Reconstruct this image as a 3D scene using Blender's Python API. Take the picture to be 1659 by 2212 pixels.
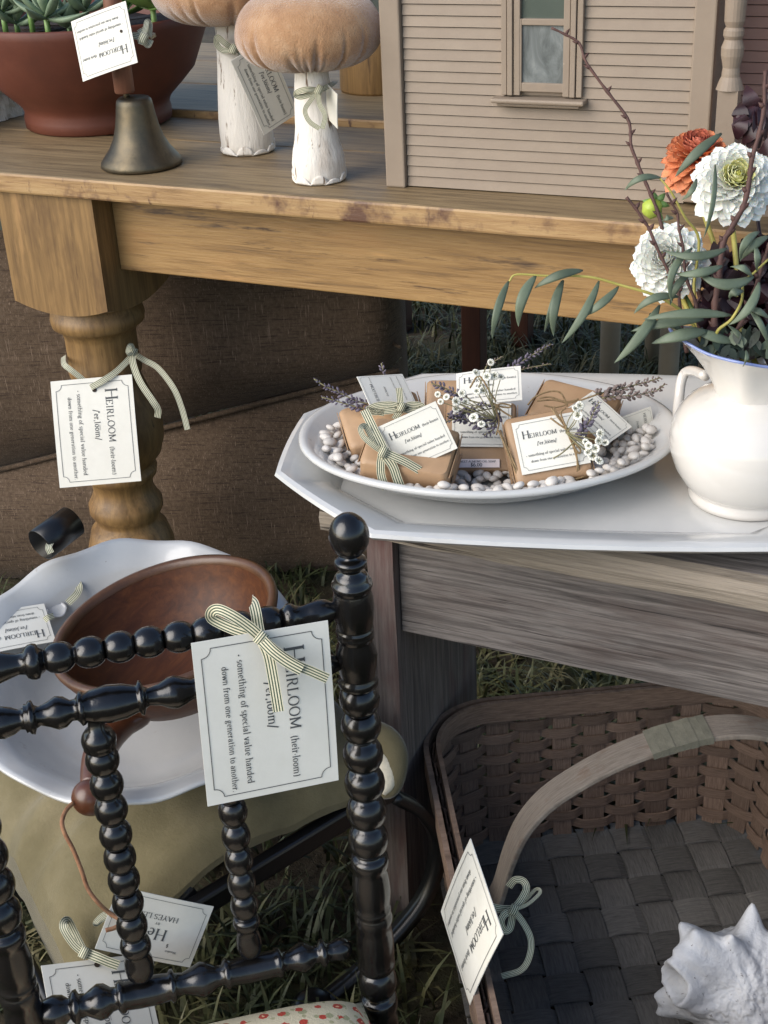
import bpy, math, random
import numpy as np
from mathutils import Vector, Matrix, noise
random.seed(7); np.random.seed(7)
scene = bpy.context.scene
for o in list(bpy.data.objects): bpy.data.objects.remove(o)
# ---------------------------------------------------------------- camera
F = 2920.0; CX, CY = 829.5, 1106.0          # focal length and centre in a 1659 x 2212 picture
H = 1.20                                     # camera height
def nrm(v): v = np.array(v, float); return v / np.linalg.norm(v)
_Z = -nrm([272, 5464, F]); _X = -nrm([-7000, -1240, F]); _X = nrm(_X - _Z * _X.dot(_Z)); _Y = np.cross(_Z, _X)
R = np.stack([_X, _Y, _Z])
CAM = np.array([0, 0, H])
cd = bpy.data.cameras.new('camera'); cam = bpy.data.objects.new('camera', cd); scene.collection.objects.link(cam)
cd.sensor_fit = 'VERTICAL'; cd.sensor_height = 24.0; cd.lens = F / 2212 * 24.0; cd.clip_start = .05; cd.clip_end = 500
rt, up, bk = R @ [1, 0, 0], R @ [0, -1, 0], R @ [0, 0, -1]
cam.matrix_world = Matrix(((rt[0], up[0], bk[0], 0), (rt[1], up[1], bk[1], 0), (rt[2], up[2], bk[2], H), (0, 0, 0, 1)))
scene.camera = cam
scene.render.resolution_x = 768; scene.render.resolution_y = 1024
# ---------------------------------------------------------------- sky, sun, exposure
SUN_EL, SUN_DIR = math.radians(33), nrm([-.55, -.80, 0])
world = bpy.data.worlds.new('World'); scene.world = world; world.use_nodes = True
wn = world.node_tree.nodes; wl = world.node_tree.links
sky = wn.new('ShaderNodeTexSky'); sky.sky_type = 'NISHITA'; sky.sun_disc = False
sky.sun_elevation = SUN_EL; sky.sun_rotation = math.atan2(SUN_DIR[0], SUN_DIR[1]); sky.air_density = 1.0; sky.dust_density = 1.0; sky.ozone_density = 1.0
wl.new(sky.outputs[0], wn['Background'].inputs[0]); wn['Background'].inputs[1].default_value = 0.088
sd = bpy.data.lights.new('sun', 'SUN'); sun = bpy.data.objects.new('sun', sd); scene.collection.objects.link(sun)
sd.energy = 1.5; sd.angle = math.radians(58); sd.color = (1.0, .945, .88)
sv = Vector((SUN_DIR[0] * math.cos(SUN_EL), SUN_DIR[1] * math.cos(SUN_EL), math.sin(SUN_EL)))
sun.rotation_euler = sv.to_track_quat('Z', 'Y').to_euler(); sun.location = (0, 0, 5)
scene.view_settings.view_transform = 'Standard'; scene.view_settings.look = 'None'
scene.view_settings.exposure = 1.32; scene.view_settings.gamma = 1.0
scene.render.engine = 'CYCLES'
# ---------------------------------------------------------------- pixel helpers
def ray(x, y): return R @ nrm([x - CX, y - CY, F])
def atz(x, y, z): d = ray(x, y); return CAM + d * ((z - H) / d[2])
def aty(x, y, Y): d = ray(x, y); return CAM + d * (Y / d[1])
def atx(x, y, X): d = ray(x, y); return CAM + d * (X / d[0])
def at(x, y, t): return CAM + ray(x, y) * t
def atd(x, y, d): return CAM + R @ (np.array([x - CX, y - CY, F]) * (d / F))        # at depth d along the lens axis
def onpl(x, y, p, n): d = ray(x, y); p = np.array(p, float); n = np.array(n, float); return CAM + d * ((p - CAM).dot(n) / d.dot(n))
def proj(P): c = R.T @ (np.array(P, float) - CAM); return np.array([c[0] / c[2] * F + CX, c[1] / c[2] * F + CY, c[2]])
def depth(P): return proj(P)[2]
FWD, RGT, UPV = R @ [0, 0, 1.], R @ [1., 0, 0], R @ [0, -1., 0]
# ---------------------------------------------------------------- mesh builder
ORG = {}
class MB:
    def __init__(s): s.v = []; s.f = []; s.uv = []; s.mi = []
    def add(s, vs, fs, uvs=None, mi=0):
        b = len(s.v); s.v += [tuple(map(float, p)) for p in vs]
        s.uv += list(uvs) if uvs is not None else [(0, 0)] * len(vs)
        s.f += [tuple(b + i for i in f) for f in fs]; s.mi += [mi] * len(fs); return b
    def grid(s, rows, cu=False, cv=False, mi=0, capa=False, capb=False):
        n, m = len(rows), len(rows[0]); vs = [p for r in rows for p in r]
        uv = [(j / (m if cu else max(1, m - 1)), i / max(1, n - 1)) for i in range(n) for j in range(m)]
        fs = []
        for i in range(n if cv else n - 1):
            for j in range(m if cu else m - 1):
                a, b_ = i * m + j, i * m + (j + 1) % m; c, d = ((i + 1) % n) * m + (j + 1) % m, ((i + 1) % n) * m + j
                fs.append((a, b_, c, d))
        if capa: fs.append(tuple(range(m))[::-1])
        if capb: fs.append(tuple((n - 1) * m + j for j in range(m)))
        return s.add(vs, fs, uv, mi)
    def lathe(s, prof, o=(0, 0, 0), ax=(0, 0, 1), seg=32, fn=None, mi=0, caps=True):
        o = np.array(o, float); ax = nrm(ax); e1 = nrm(np.cross(ax, (0, 1, 0) if abs(ax[1]) < .9 else (1, 0, 0))); e2 = np.cross(ax, e1)
        rows = []
        for r, h in prof:
            row = []
            for k in range(seg):
                a = 2 * math.pi * k / seg; rr, hh = (r, h) if fn is None else fn(r, h, a)
                row.append(o + ax * hh + (e1 * math.cos(a) + e2 * math.sin(a)) * rr)
            rows.append(row)
        s.grid(rows, cu=True, mi=mi, capa=caps and prof[0][0] > 1e-5, capb=caps and prof[-1][0] > 1e-5); return s
    def tube(s, pts, rad, seg=8, caps=True, mi=0, flat=None):
        pts = [np.array(p, float) for p in pts]; n = len(pts)
        if not hasattr(rad, '__len__'): rad = [rad] * n
        rows = []; pe = None
        for i in range(n):
            t = pts[min(i + 1, n - 1)] - pts[max(i - 1, 0)]; t = nrm(t) if np.linalg.norm(t) > 1e-9 else np.array([0, 0, 1.])
            if pe is None: pe = np.cross(t, (0, 0, 1) if abs(t[2]) < .9 else (1, 0, 0))
            e1 = pe - t * pe.dot(t); e1 = nrm(e1); pe = e1; e2 = np.cross(t, e1)
            rows.append([pts[i] + (e1 * math.cos(a) + e2 * math.sin(a)) * rad[i] for a in [2 * math.pi * k / seg for k in range(seg)]])
        s.grid(rows, cu=True, mi=mi, capa=caps, capb=caps); return s
    def strip(s, pts, w, wd=None, nv=None, th=.0006, mi=0, taper=None):
        """ribbon / band: a flat closed band along pts, width w across; uv v runs across"""
        pts = [np.array(p, float) for p in pts]; n = len(pts); L = [0]
        for i in range(1, n): L.append(L[-1] + np.linalg.norm(pts[i] - pts[i - 1]))
        vs, uv = [], []
        for i in range(n):
            t = nrm(pts[min(i + 1, n - 1)] - pts[max(i - 1, 0)])
            if wd is not None: d = np.array(wd[i] if hasattr(wd[0], '__len__') else wd, float); d = nrm(d - t * d.dot(t))
            else: q = np.array(nv[i] if hasattr(nv[0], '__len__') else nv, float); d = nrm(np.cross(t, q))
            q = np.cross(d, t); ww = (w[i] if hasattr(w, '__len__') else w) / 2
            for a, b_, c in ((-1, 1, 0), (1, 1, 1), (1, -1, 1), (-1, -1, 0)):
                vs.append(pts[i] + d * ww * a + q * th / 2 * b_); uv.append((L[i] * 50, c))
        fs = []
        for i in range(n - 1):
            for k in range(4): fs.append((i * 4 + k, i * 4 + (k + 1) % 4, i * 4 + 4 + (k + 1) % 4, i * 4 + 4 + k))
        fs += [(3, 2, 1, 0), tuple(4 * n - 4 + k for k in range(4))]
        s.add(vs, fs, uv, mi); return s
    def box(s, x0, x1, y0, y1, z0, z1, mi=0, M=None):
        vs = [(x, y, z) for z in (z0, z1) for y in (y0, y1) for x in (x0, x1)]
        if M is not None: vs = [tuple(M @ Vector(p)) for p in vs]
        s.add(vs, [(0, 2, 3, 1), (4, 5, 7, 6), (0, 1, 5, 4), (2, 6, 7, 3), (0, 4, 6, 2), (1, 3, 7, 5)], None, mi); return s
    def prism(s, poly, d, mi=0):
        """closed polygon (list of 3-D points) pushed along vector d"""
        n = len(poly); d = np.array(d, float); vs = [np.array(p, float) for p in poly]; vs = vs + [p + d for p in vs]
        fs = [tuple(range(n))[::-1], tuple(range(n, 2 * n))] + [(i, (i + 1) % n, n + (i + 1) % n, n + i) for i in range(n)]
        s.add(vs, fs, None, mi); return s
    def mesh(s, name, off=(0, 0, 0), smooth=True):
        me = bpy.data.meshes.new(name); off = np.array(off, float)
        me.from_pydata([tuple(np.array(p) - off) for p in s.v], [], s.f)
        uvl = me.uv_layers.new(name='UVMap'); li = np.zeros(len(me.loops), np.int32); me.loops.foreach_get('vertex_index', li)
        uvl.data.foreach_set('uv', np.array(s.uv, np.float32)[li].ravel())
        if smooth: me.polygons.foreach_set('use_smooth', np.ones(len(me.polygons), bool))
        if any(s.mi): me.polygons.foreach_set('material_index', np.array(s.mi, np.int32))
        me.update(); return me
    def build(s, name, mat, parent=None, smooth=True, bevel=0, sub=0, auto=None):
        off = ORG[parent.name] if parent else np.zeros(3)
        me = s.mesh(name, off, smooth)
        for m_ in (mat if isinstance(mat, (list, tuple)) else [mat]): me.materials.append(m_)
        o = bpy.data.objects.new(name, me); scene.collection.objects.link(o)
        if parent: o.parent = parent
        ORG[o.name] = off
        if bevel:
            b = o.modifiers.new('bevel', 'BEVEL'); b.width = bevel; b.segments = 2; b.limit_method = 'ANGLE'
        if sub: m2 = o.modifiers.new('sub', 'SUBSURF'); m2.levels = sub; m2.render_levels = sub
        if auto is not None:
            e = o.modifiers.new('split', 'EDGE_SPLIT'); e.split_angle = math.radians(auto)
        return o
def tag(o, label=None, cat=None, group=None, kind=None):
    if label: o['label'] = label
    if cat: o['category'] = cat
    if group: o['group'] = group
    if kind: o['kind'] = kind
    return o
def thing(name, loc, label, cat, group=None):
    o = bpy.data.objects.new(name, None); scene.collection.objects.link(o); o.location = tuple(map(float, loc)); o.empty_display_size = .02
    ORG[o.name] = np.array(loc, float); return tag(o, label, cat, group)
def inst(name, me, M, parent=None):
    """an object of its own that shares mesh data; M is its world matrix"""
    o = bpy.data.objects.new(name, me); scene.collection.objects.link(o)
    if parent: o.parent = parent; o.matrix_basis = Matrix.Translation(-Vector(ORG[parent.name])) @ M; ORG[o.name] = ORG[parent.name]
    else: o.matrix_basis = M
    return o
def frame(o, ex, ey, ez):
    return Matrix(((ex[0], ey[0], ez[0], o[0]), (ex[1], ey[1], ez[1], o[1]), (ex[2], ey[2], ez[2], o[2]), (0, 0, 0, 1)))
def basis(z, x=None):
    z = nrm(z); x = np.array(x if x is not None else ((1, 0, 0) if abs(z[0]) < .9 else (0, 1, 0)), float); x = nrm(x - z * x.dot(z)); return x, np.cross(z, x), z
def smoothpath(pts, n=6):
    """Catmull-Rom through pts"""
    P = [np.array(p, float) for p in pts]; P = [2 * P[0] - P[1]] + P + [2 * P[-1] - P[-2]]; out = []
    for i in range(1, len(P) - 2):
        for k in range(n):
            t = k / n; a, b, c, d = P[i - 1], P[i], P[i + 1], P[i + 2]
            out.append(.5 * ((2 * b) + (c - a) * t + (2 * a - 5 * b + 4 * c - d) * t * t + (3 * b - a - 3 * c + d) * t ** 3))
    out.append(P[-2]); return out
# ---------------------------------------------------------------- materials
def srgb(r, g, b): return tuple(((c / 255) / 12.92 if c / 255 <= .04045 else ((c / 255 + .055) / 1.055) ** 2.4) for c in (r, g, b)) + (1,)
def M(name, ramp, nscale=6, stretch=(1, 1, 1), detail=8, rough=.6, bump=.15, bscale=None, bstretch=None, metal=0, sheen=0, coat=0, spec=.5,
      dist=0, rnd=0, coord='Object', spots=None, trans=0, sss=0, subtle=None, rrange=0, bdist=.004):
    """ramp: list of (position, rgb). spots: list of (rgb, scale, threshold, softness, stretch)"""
    m = bpy.data.materials.new(name); m.use_nodes = True; nt = m.node_tree; N = nt.nodes; L = nt.links; b = N['Principled BSDF']
    tc = N.new('ShaderNodeTexCoord'); src = tc.outputs[coord]
    if rnd or coord == 'Object':
        oi = N.new('ShaderNodeObjectInfo'); ad = N.new('ShaderNodeVectorMath'); ad.operation = 'ADD'
        mu = N.new('ShaderNodeMath'); mu.operation = 'MULTIPLY'; mu.inputs[1].default_value = 37.0
        L.new(oi.outputs['Random'], mu.inputs[0]); L.new(src, ad.inputs[0]); L.new(mu.outputs[0], ad.inputs[1]); src = ad.outputs[0]
    def noise_tex(scale, st, det, d=0):
        mp = N.new('ShaderNodeMapping'); mp.inputs['Scale'].default_value = st; L.new(src, mp.inputs[0])
        t = N.new('ShaderNodeTexNoise'); t.inputs['Scale'].default_value = scale; t.inputs['Detail'].default_value = det; t.inputs['Roughness'].default_value = .68
        t.inputs['Distortion'].default_value = d; L.new(mp.outputs[0], t.inputs[0]); return t
    t = noise_tex(nscale, stretch, detail, dist)
    cr = N.new('ShaderNodeValToRGB'); e = cr.color_ramp.elements
    while len(e) < len(ramp): e.new(.5)
    for i, (p, c) in enumerate(ramp): e[i].position = p; e[i].color = tuple(c[:3]) + (1,)
    L.new(t.outputs[0], cr.inputs[0]); col = cr.outputs[0]
    for (sc, ss, th, so, st) in (spots or []):
        q = noise_tex(ss, st, 5); mr = N.new('ShaderNodeMapRange'); mr.inputs[1].default_value = th; mr.inputs[2].default_value = th + so; L.new(q.outputs[0], mr.inputs[0])
        mx = N.new('ShaderNodeMixRGB'); mx.inputs[2].default_value = tuple(sc[:3]) + (1,); L.new(mr.outputs[0], mx.inputs[0]); L.new(col, mx.inputs[1]); col = mx.outputs[0]
    if rnd:
        hv = N.new('ShaderNodeHueSaturation'); mr = N.new('ShaderNodeMapRange'); mr.inputs[3].default_value = 1 - rnd; mr.inputs[4].default_value = 1 + rnd
        L.new(oi.outputs['Random'], mr.inputs[0]); L.new(mr.outputs[0], hv.inputs['Value']); L.new(col, hv.inputs['Color']); col = hv.outputs[0]
    L.new(col, b.inputs['Base Color']); b.inputs['Roughness'].default_value = rough; b.inputs['Metallic'].default_value = metal
    b.inputs['Sheen Weight'].default_value = sheen; b.inputs['Sheen Roughness'].default_value = .35; b.inputs['Coat Weight'].default_value = coat; b.inputs['Coat Roughness'].default_value = .08
    b.inputs['Specular IOR Level'].default_value = spec
    if trans: b.inputs['Transmission Weight'].default_value = trans
    if sss: b.inputs['Subsurface Weight'].default_value = sss; b.inputs['Subsurface Radius'].default_value = (1, .8, .6); b.inputs['Subsurface Scale'].default_value = .004
    if rrange:
        rm = N.new('ShaderNodeMapRange'); rm.inputs[3].default_value = rough - rrange; rm.inputs[4].default_value = rough + rrange; L.new(t.outputs[0], rm.inputs[0]); L.new(rm.outputs[0], b.inputs['Roughness'])
    if bump:
        q = noise_tex(bscale or nscale * 3, bstretch or stretch, 6); bp = N.new('ShaderNodeBump'); bp.inputs['Strength'].default_value = bump; bp.inputs['Distance'].default_value = bdist
        L.new(q.outputs[0], bp.inputs['Height']); L.new(bp.outputs[0], b.inputs['Normal'])
    return m
def stripes(name, a, b_, n, rough=.7, edge=.5):
    m = bpy.data.materials.new(name); m.use_nodes = True; nt = m.node_tree; N = nt.nodes; L = nt.links; b = N['Principled BSDF']
    tc = N.new('ShaderNodeTexCoord'); sp = N.new('ShaderNodeSeparateXYZ'); L.new(tc.outputs['UV'], sp.inputs[0])
    mu = N.new('ShaderNodeMath'); mu.operation = 'MULTIPLY'; mu.inputs[1].default_value = n; L.new(sp.outputs['Y'], mu.inputs[0])
    fr = N.new('ShaderNodeMath'); fr.operation = 'FRACT'; L.new(mu.outputs[0], fr.inputs[0])
    cr = N.new('ShaderNodeValToRGB'); cr.color_ramp.interpolation = 'CONSTANT'; e = cr.color_ramp.elements; e[0].color = a; e[1].position = .26; e[1].color = b_; e.new(.76).color = a
    L.new(fr.outputs[0], cr.inputs[0])
    t = N.new('ShaderNodeTexNoise'); t.inputs['Scale'].default_value = 900; L.new(tc.outputs['Object'], t.inputs[0])
    mx = N.new('ShaderNodeMixRGB'); mx.blend_type = 'MULTIPLY'; mx.inputs[0].default_value = .35; L.new(cr.outputs[0], mx.inputs[1]); L.new(t.outputs[0], mx.inputs[2])
    L.new(mx.outputs[0], b.inputs['Base Color']); b.inputs['Roughness'].default_value = rough; b.inputs['Sheen Weight'].default_value = .2
    return m
S = srgb
tw = dict(nscale=3.2, rough=.55, bump=.10)
wood_top = M('table_top_wood', [(.28, S(82, 68, 48)), (.46, S(118, 99, 71)), (.60, S(138, 118, 86)), (.76, S(98, 81, 57))], stretch=(.45, 8, 8), nscale=15, rough=.55, bump=.25, bscale=30, bstretch=(.5, 10, 10), dist=.5,
             spots=[(S(78, 62, 46), 3, .56, .2, (1, 5, 5)), (S(152, 130, 98), 2.2, .58, .25, (1, 4, 4)), (S(70, 55, 40), 40, .61, .1, (.2, 3.4, 3.4)), (S(158, 134, 98), 26, .62, .1, (.2, 4, 4))])
wood_edge = M('table_edge_wood', [(.28, S(120, 91, 58)), (.48, S(156, 124, 83)), (.72, S(172, 142, 98))], stretch=(.6, 7, 7), nscale=16, rough=.5, bump=.2, dist=.4,
              spots=[(S(92, 64, 48), 9, .53, .12, (1.2, 1, 1.2)), (S(88, 62, 48), 46, .62, .08, (1.5, 1, .5)), (S(120, 88, 58), 60, .64, .08, (.3, 1, 3))])
wood_apron = M('table_apron_wood', [(.26, S(92, 69, 42)), (.44, S(138, 106, 64)), (.58, S(156, 123, 77)), (.76, S(120, 91, 55))], stretch=(.45, 8, 8), nscale=15, rough=.5, bump=.22, dist=.7,
               spots=[(S(158, 118, 72), 3, .52, .2, (.8, 3, 3)), (S(78, 60, 44), 16, .58, .10, (.3, 2.5, 2.5)), (S(78, 56, 36), 46, .60, .10, (.22, 2.6, 2.6)), (S(178, 136, 84), 30, .62, .1, (.2, 3, 3))])
wood_leg = M('table_leg_wood', [(.26, S(86, 65, 40)), (.45, S(121, 93, 56)), (.60, S(141, 110, 68)), (.78, S(104, 79, 47))], stretch=(8, 8, .45), nscale=14, rough=.5, bump=.2, dist=.4,
             spots=[(S(78, 57, 36), 40, .61, .10, (2.6, 2.6, .2)), (S(92, 68, 42), 5, .54, .16, (2, 2, .8)), (S(168, 130, 84), 6, .60, .14, (3, 3, .6)), (S(160, 146, 124), 9, .68, .1, (1, 1, 1.4))])
grey_wood = M('weathered_grey_wood', [(.28, S(50, 45, 43)), (.44, S(90, 84, 80)), (.58, S(122, 115, 110)), (.74, S(80, 73, 69))], stretch=(.4, 10, 10), nscale=17, rough=.85, bump=.5, bscale=24, bstretch=(.5, 14, 14), dist=.5,
              spots=[(S(76, 62, 56), 2.2, .52, .2, (.8, 3, 3)), (S(124, 119, 115), 5, .60, .16, (.6, 4, 4)), (S(38, 33, 31), 26, .62, .04, (.16, 8, 8))])
grey_edge = M('weathered_board_edge', [(.26, S(82, 72, 62)), (.42, S(122, 112, 99)), (.58, S(148, 137, 122)), (.78, S(110, 100, 87))], stretch=(.35, 12, 12), nscale=16, rough=.85, bump=.7, bscale=18, bstretch=(.4, 16, 16), dist=.8,
              spots=[(S(44, 36, 29), 14, .60, .04, (.12, 7, 7)), (S(176, 148, 108), 6, .64, .1, (.5, 2, 2))])
grey_leg = M('weathered_leg_wood', [(.26, S(52, 45, 43)), (.44, S(88, 78, 73)), (.60, S(112, 101, 95)), (.78, S(72, 62, 59))], stretch=(10, 10, .4), nscale=17, rough=.85, bump=.5, bscale=24, bstretch=(14, 14, .5), dist=.4,
             spots=[(S(88, 62, 58), 3, .54, .14, (4, 4, .8))])
black_lac = M('black_lacquer', [(.3, S(12, 11, 11)), (.7, S(21, 19, 18))], nscale=30, rough=.22, bump=.12, bscale=70, rrange=.12, coat=.25, spots=[(S(46, 40, 35), 60, .66, .1, (1, 1, 1)), (S(120, 110, 96), 190, .80, .02, (1, 1, 1))])
black_metal = M('black_metal', [(.3, S(14, 14, 15)), (.7, S(20, 20, 21))], nscale=20, rough=.32, bump=.02)
porcelain = M('white_glaze', [(.3, S(186, 186, 183)), (.7, S(198, 197, 193))], nscale=12, rough=.12, bump=.03, bscale=25, coat=.3, spots=[(S(150, 140, 126), 130, .76, .04, (1, 1, 1))])
porcelain2 = M('crazed_white_glaze', [(.3, S(184, 184, 181)), (.7, S(197, 196, 192))], nscale=9, rough=.18, bump=.08, bscale=30, coat=.3, spots=[(S(150, 140, 126), 50, .66, .12, (1, 1, 1)), (S(120, 104, 84), 150, .70, .03, (1, 1, 1))])
cream_glaze = M('cream_glaze', [(.3, S(206, 201, 192)), (.7, S(214, 209, 201))], nscale=5, rough=.07, bump=.02, bscale=14, coat=.6, spots=[(S(170, 160, 146), 160, .79, .03, (1, 1, 1))])
blue_glaze = M('blue_glaze', [(.3, S(112, 126, 172)), (.7, S(128, 142, 186))], nscale=30, rough=.12, bump=0, coat=.3)
terracotta = M('terracotta', [(.25, S(68, 33, 20)), (.5, S(88, 43, 27)), (.8, S(106, 57, 39))], nscale=7, rough=.62, bump=.08, bscale=40, spots=[(S(164, 104, 84), 5, .66, .2, (1, 1, 1.6)), (S(92, 40, 28), 4, .6, .2, (1, 1, 2))])
bronze = M('aged_bronze', [(.25, S(56, 52, 44)), (.5, S(86, 80, 68)), (.8, S(122, 108, 84))], nscale=10, rough=.46, bump=.1, bscale=50, metal=.9, rrange=.1, spots=[(S(60, 58, 50), 26, .58, .2, (1, 1, 1))])
handle_wood = M('brown_handle_wood', [(.25, S(92, 56, 40)), (.6, S(126, 82, 60)), (.85, S(104, 66, 48))], stretch=(10, 10, 1), nscale=6, rough=.5, bump=.12)
velvet_cap = M('tan_velvet', [(.25, S(154, 115, 84)), (.5, S(174, 135, 100)), (.8, S(196, 163, 130))], nscale=40, rough=.95, bump=.6, bscale=420, sheen=1.0, spec=.1)
stem_white = M('whitewashed_stem', [(.3, S(214, 206, 194)), (.6, S(232, 226, 216))], nscale=8, stretch=(1, 1, .3), rough=.8, bump=.8, bscale=30, bstretch=(4, 4, .5), spots=[(S(120, 98, 78), 34, .60, .05, (4, 4, .35)), (S(170, 150, 130), 12, .6, .2, (1, 1, .6))], bdist=.003)
paint = M('taupe_paint', [(.3, S(132, 117, 101)), (.7, S(141, 126, 109))], nscale=20, rough=.6, bump=.10, bscale=160, rnd=.02, spots=[(S(176, 164, 149), 22, .68, .08, (1, 1, 1)), (S(150, 132, 112), 9, .66, .2, (1, 1, 1))])
paint_red = M('dusty_rose_paint', [(.3, S(150, 112, 98)), (.7, S(162, 124, 108))], nscale=20, rough=.6, bump=.1, bscale=160, rnd=.02)
burlap = M('burlap', [(.25, S(74, 61, 49)), (.5, S(94, 79, 65)), (.8, S(114, 98, 82))], nscale=160, stretch=(1, 1, 1), rough=.95, bump=.5, bscale=500, sheen=.1, spec=.1, spots=[(S(70, 58, 49), 170, .54, .08, (.12, .12, 3)), (S(132, 114, 98), 170, .58, .08, (3, 3, .12))])
olive_velvet = M('olive_velvet', [(.25, S(86, 79, 58)), (.5, S(106, 98, 74)), (.8, S(130, 120, 95))], nscale=7, rough=.95, bump=.3, bscale=350, sheen=.35, spec=.08)
cream_weave = M('cream_backing', [(.3, S(206, 196, 170)), (.7, S(222, 212, 190))], nscale=200, rough=.95, bump=.4, bscale=500)
kraft = M('kraft_paper', [(.3, S(152, 121, 90)), (.7, S(170, 139, 106))], nscale=14, rough=.55, bump=.15, bscale=30, rnd=.05)
card_mat = M('ivory_card', [(.3, S(214, 211, 199)), (.7, S(222, 219, 208))], nscale=40, rough=.7, bump=.06, bscale=700)
ink = M('grey_ink', [(.3, S(66, 68, 68)), (.7, S(80, 82, 82))], nscale=60, rough=.7, bump=0)
hole_mat = M('punched_hole_shadow', [(.3, S(40, 34, 28)), (.7, S(60, 48, 38))], nscale=60, rough=.9, bump=0)
ribbon_mat = stripes('striped_ribbon', S(226, 218, 186), S(66, 82, 60), 4.0)
ribbon_mat2 = stripes('fine_striped_ribbon', S(218, 212, 186), S(92, 104, 80), 4.0)
twine_mat = M('jute_twine', [(.3, S(118, 96, 66)), (.7, S(158, 134, 98))], nscale=300, rough=.9, bump=.4, bscale=900)
pebble_mat = M('white_pebble', [(.3, S(186, 179, 170)), (.7, S(212, 206, 197))], nscale=30, rough=.55, bump=.1, rnd=.09, spots=[(S(176, 164, 152), 60, .64, .2, (1, 1, 1))])
leaf_mat = M('succulent_leaf', [(.25, S(88, 108, 84)), (.6, S(128, 146, 118)), (.85, S(152, 166, 140))], nscale=22, rough=.5, bump=.05, rnd=.15, sss=.1)
leaf_green = M('bright_green_leaf', [(.3, S(84, 116, 56)), (.7, S(122, 152, 84))], nscale=20, rough=.45, bump=.05, rnd=.12)
euc_mat = M('eucalyptus_leaf', [(.25, S(78, 88, 68)), (.6, S(98, 109, 88)), (.85, S(118, 128, 106))], nscale=26, rough=.55, bump=.08, rnd=.14, spots=[(S(66, 78, 56), 90, .68, .06, (1, 1, 1))])
euc_stem = M('yellow_green_stem', [(.3, S(150, 142, 66)), (.7, S(180, 170, 90))], nscale=40, rough=.5, bump=.05)
twig_mat = M('brown_twig', [(.25, S(56, 36, 32)), (.6, S(88, 60, 52)), (.85, S(112, 82, 70))], nscale=60, stretch=(1, 1, .4), rough=.7, bump=.4, bscale=200, bdist=.001)
soil_mat = M('potting_soil', [(.3, S(30, 24, 18)), (.7, S(56, 44, 34))], nscale=40, rough=.95, bump=.6, bdist=.01)
grass_mat = M('grass_blade', [(.3, S(34, 42, 20)), (.48, S(54, 62, 32)), (.62, S(88, 84, 52)), (.75, S(128, 116, 82))], nscale=9, rough=.6, bump=0, coord='Object')
dirt_mat = M('trodden_soil', [(.25, S(40, 34, 24)), (.5, S(66, 56, 40)), (.8, S(92, 80, 60))], nscale=5, rough=.95, bump=.6, bscale=30, bdist=.02, spots=[(S(48, 56, 26), 2.5, .5, .15, (1, 1, 1)), (S(120, 106, 78), 45, .64, .08, (1, 3, 1))])
splint_dark = M('dark_basket_splint', [(.25, S(74, 72, 69)), (.5, S(106, 103, 98)), (.8, S(130, 125, 119))], stretch=(.25, 5, 1), nscale=4, rough=.85, bump=.5, rnd=.28, dist=.5, coord='UV')
splint_brown = M('brown_basket_splint', [(.25, S(84, 66, 54)), (.5, S(124, 102, 86)), (.8, S(154, 131, 113))], stretch=(.25, 4, 1), nscale=4, rough=.8, bump=.5, rnd=.28, dist=.5, coord='UV')
handle_grey = M('grey_hoop_wood', [(.25, S(84, 75, 66)), (.5, S(116, 106, 95)), (.8, S(142, 131, 118))], stretch=(.2, 6, 1), nscale=4, rough=.8, bump=.5, coord='UV', dist=.4, spots=[(S(98, 72, 54), 1.2, .55, .2, (.3, 1, 1))])
tape_mat = M('olive_grey_cloth_tape', [(.3, S(84, 82, 70)), (.7, S(104, 101, 87))], nscale=80, rough=.9, bump=.3, bscale=300)
shell_mat = M('weathered_shell', [(.25, S(166, 166, 168)), (.55, S(196, 197, 198)), (.85, S(214, 208, 198))], nscale=20, rough=.8, bump=.7, bscale=60, spots=[(S(110, 106, 104), 190, .66, .03, (1, 1, 1)), (S(190, 172, 148), 9, .60, .2, (1, 1, 1)), (S(120, 116, 114), 40, .66, .03, (1, 4, 1))], bdist=.004)
bowl_wood = M('walnut_bowl_wood', [(.25, S(50, 25, 11)), (.5, S(74, 40, 18)), (.8, S(98, 58, 27))], stretch=(7, .8, 7), nscale=14, rough=.5, bump=.06, coat=.0, spec=.3, dist=.6)
pestle_wood = M('reddish_turned_wood', [(.25, S(56, 30, 18)), (.6, S(84, 48, 29)), (.85, S(102, 62, 38))], stretch=(3, 3, 3), nscale=10, rough=.35, bump=.05, coat=.2)
leather = M('tan_leather', [(.3, S(122, 76, 50)), (.7, S(176, 132, 96))], nscale=120, rough=.7, bump=.2)
glass_pane = M('dusty_pane', [(.3, S(84, 88, 86)), (.55, S(120, 124, 122)), (.8, S(172, 174, 170))], nscale=14, stretch=(2.5, 2.5, 1), rough=.14, bump=.05, spec=.7, dist=1.5)
dark_pane = M('dark_pane', [(.3, S(70, 78, 70)), (.7, S(88, 96, 88))], nscale=4, rough=.06, bump=0, spec=.8)
dark_int = M('dark_interior', [(.3, S(26, 22, 20)), (.7, S(34, 30, 26))], nscale=4, rough=.9, bump=0)
beige_leg = M('beige_painted_leg', [(.3, S(150, 138, 122)), (.7, S(168, 156, 138))], nscale=10, rough=.5, bump=.05)
brown_leg = M('dark_brown_stained_wood', [(.3, S(50, 26, 18)), (.7, S(78, 44, 30))], stretch=(9, 9, 1), nscale=6, rough=.5, bump=.1)
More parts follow.
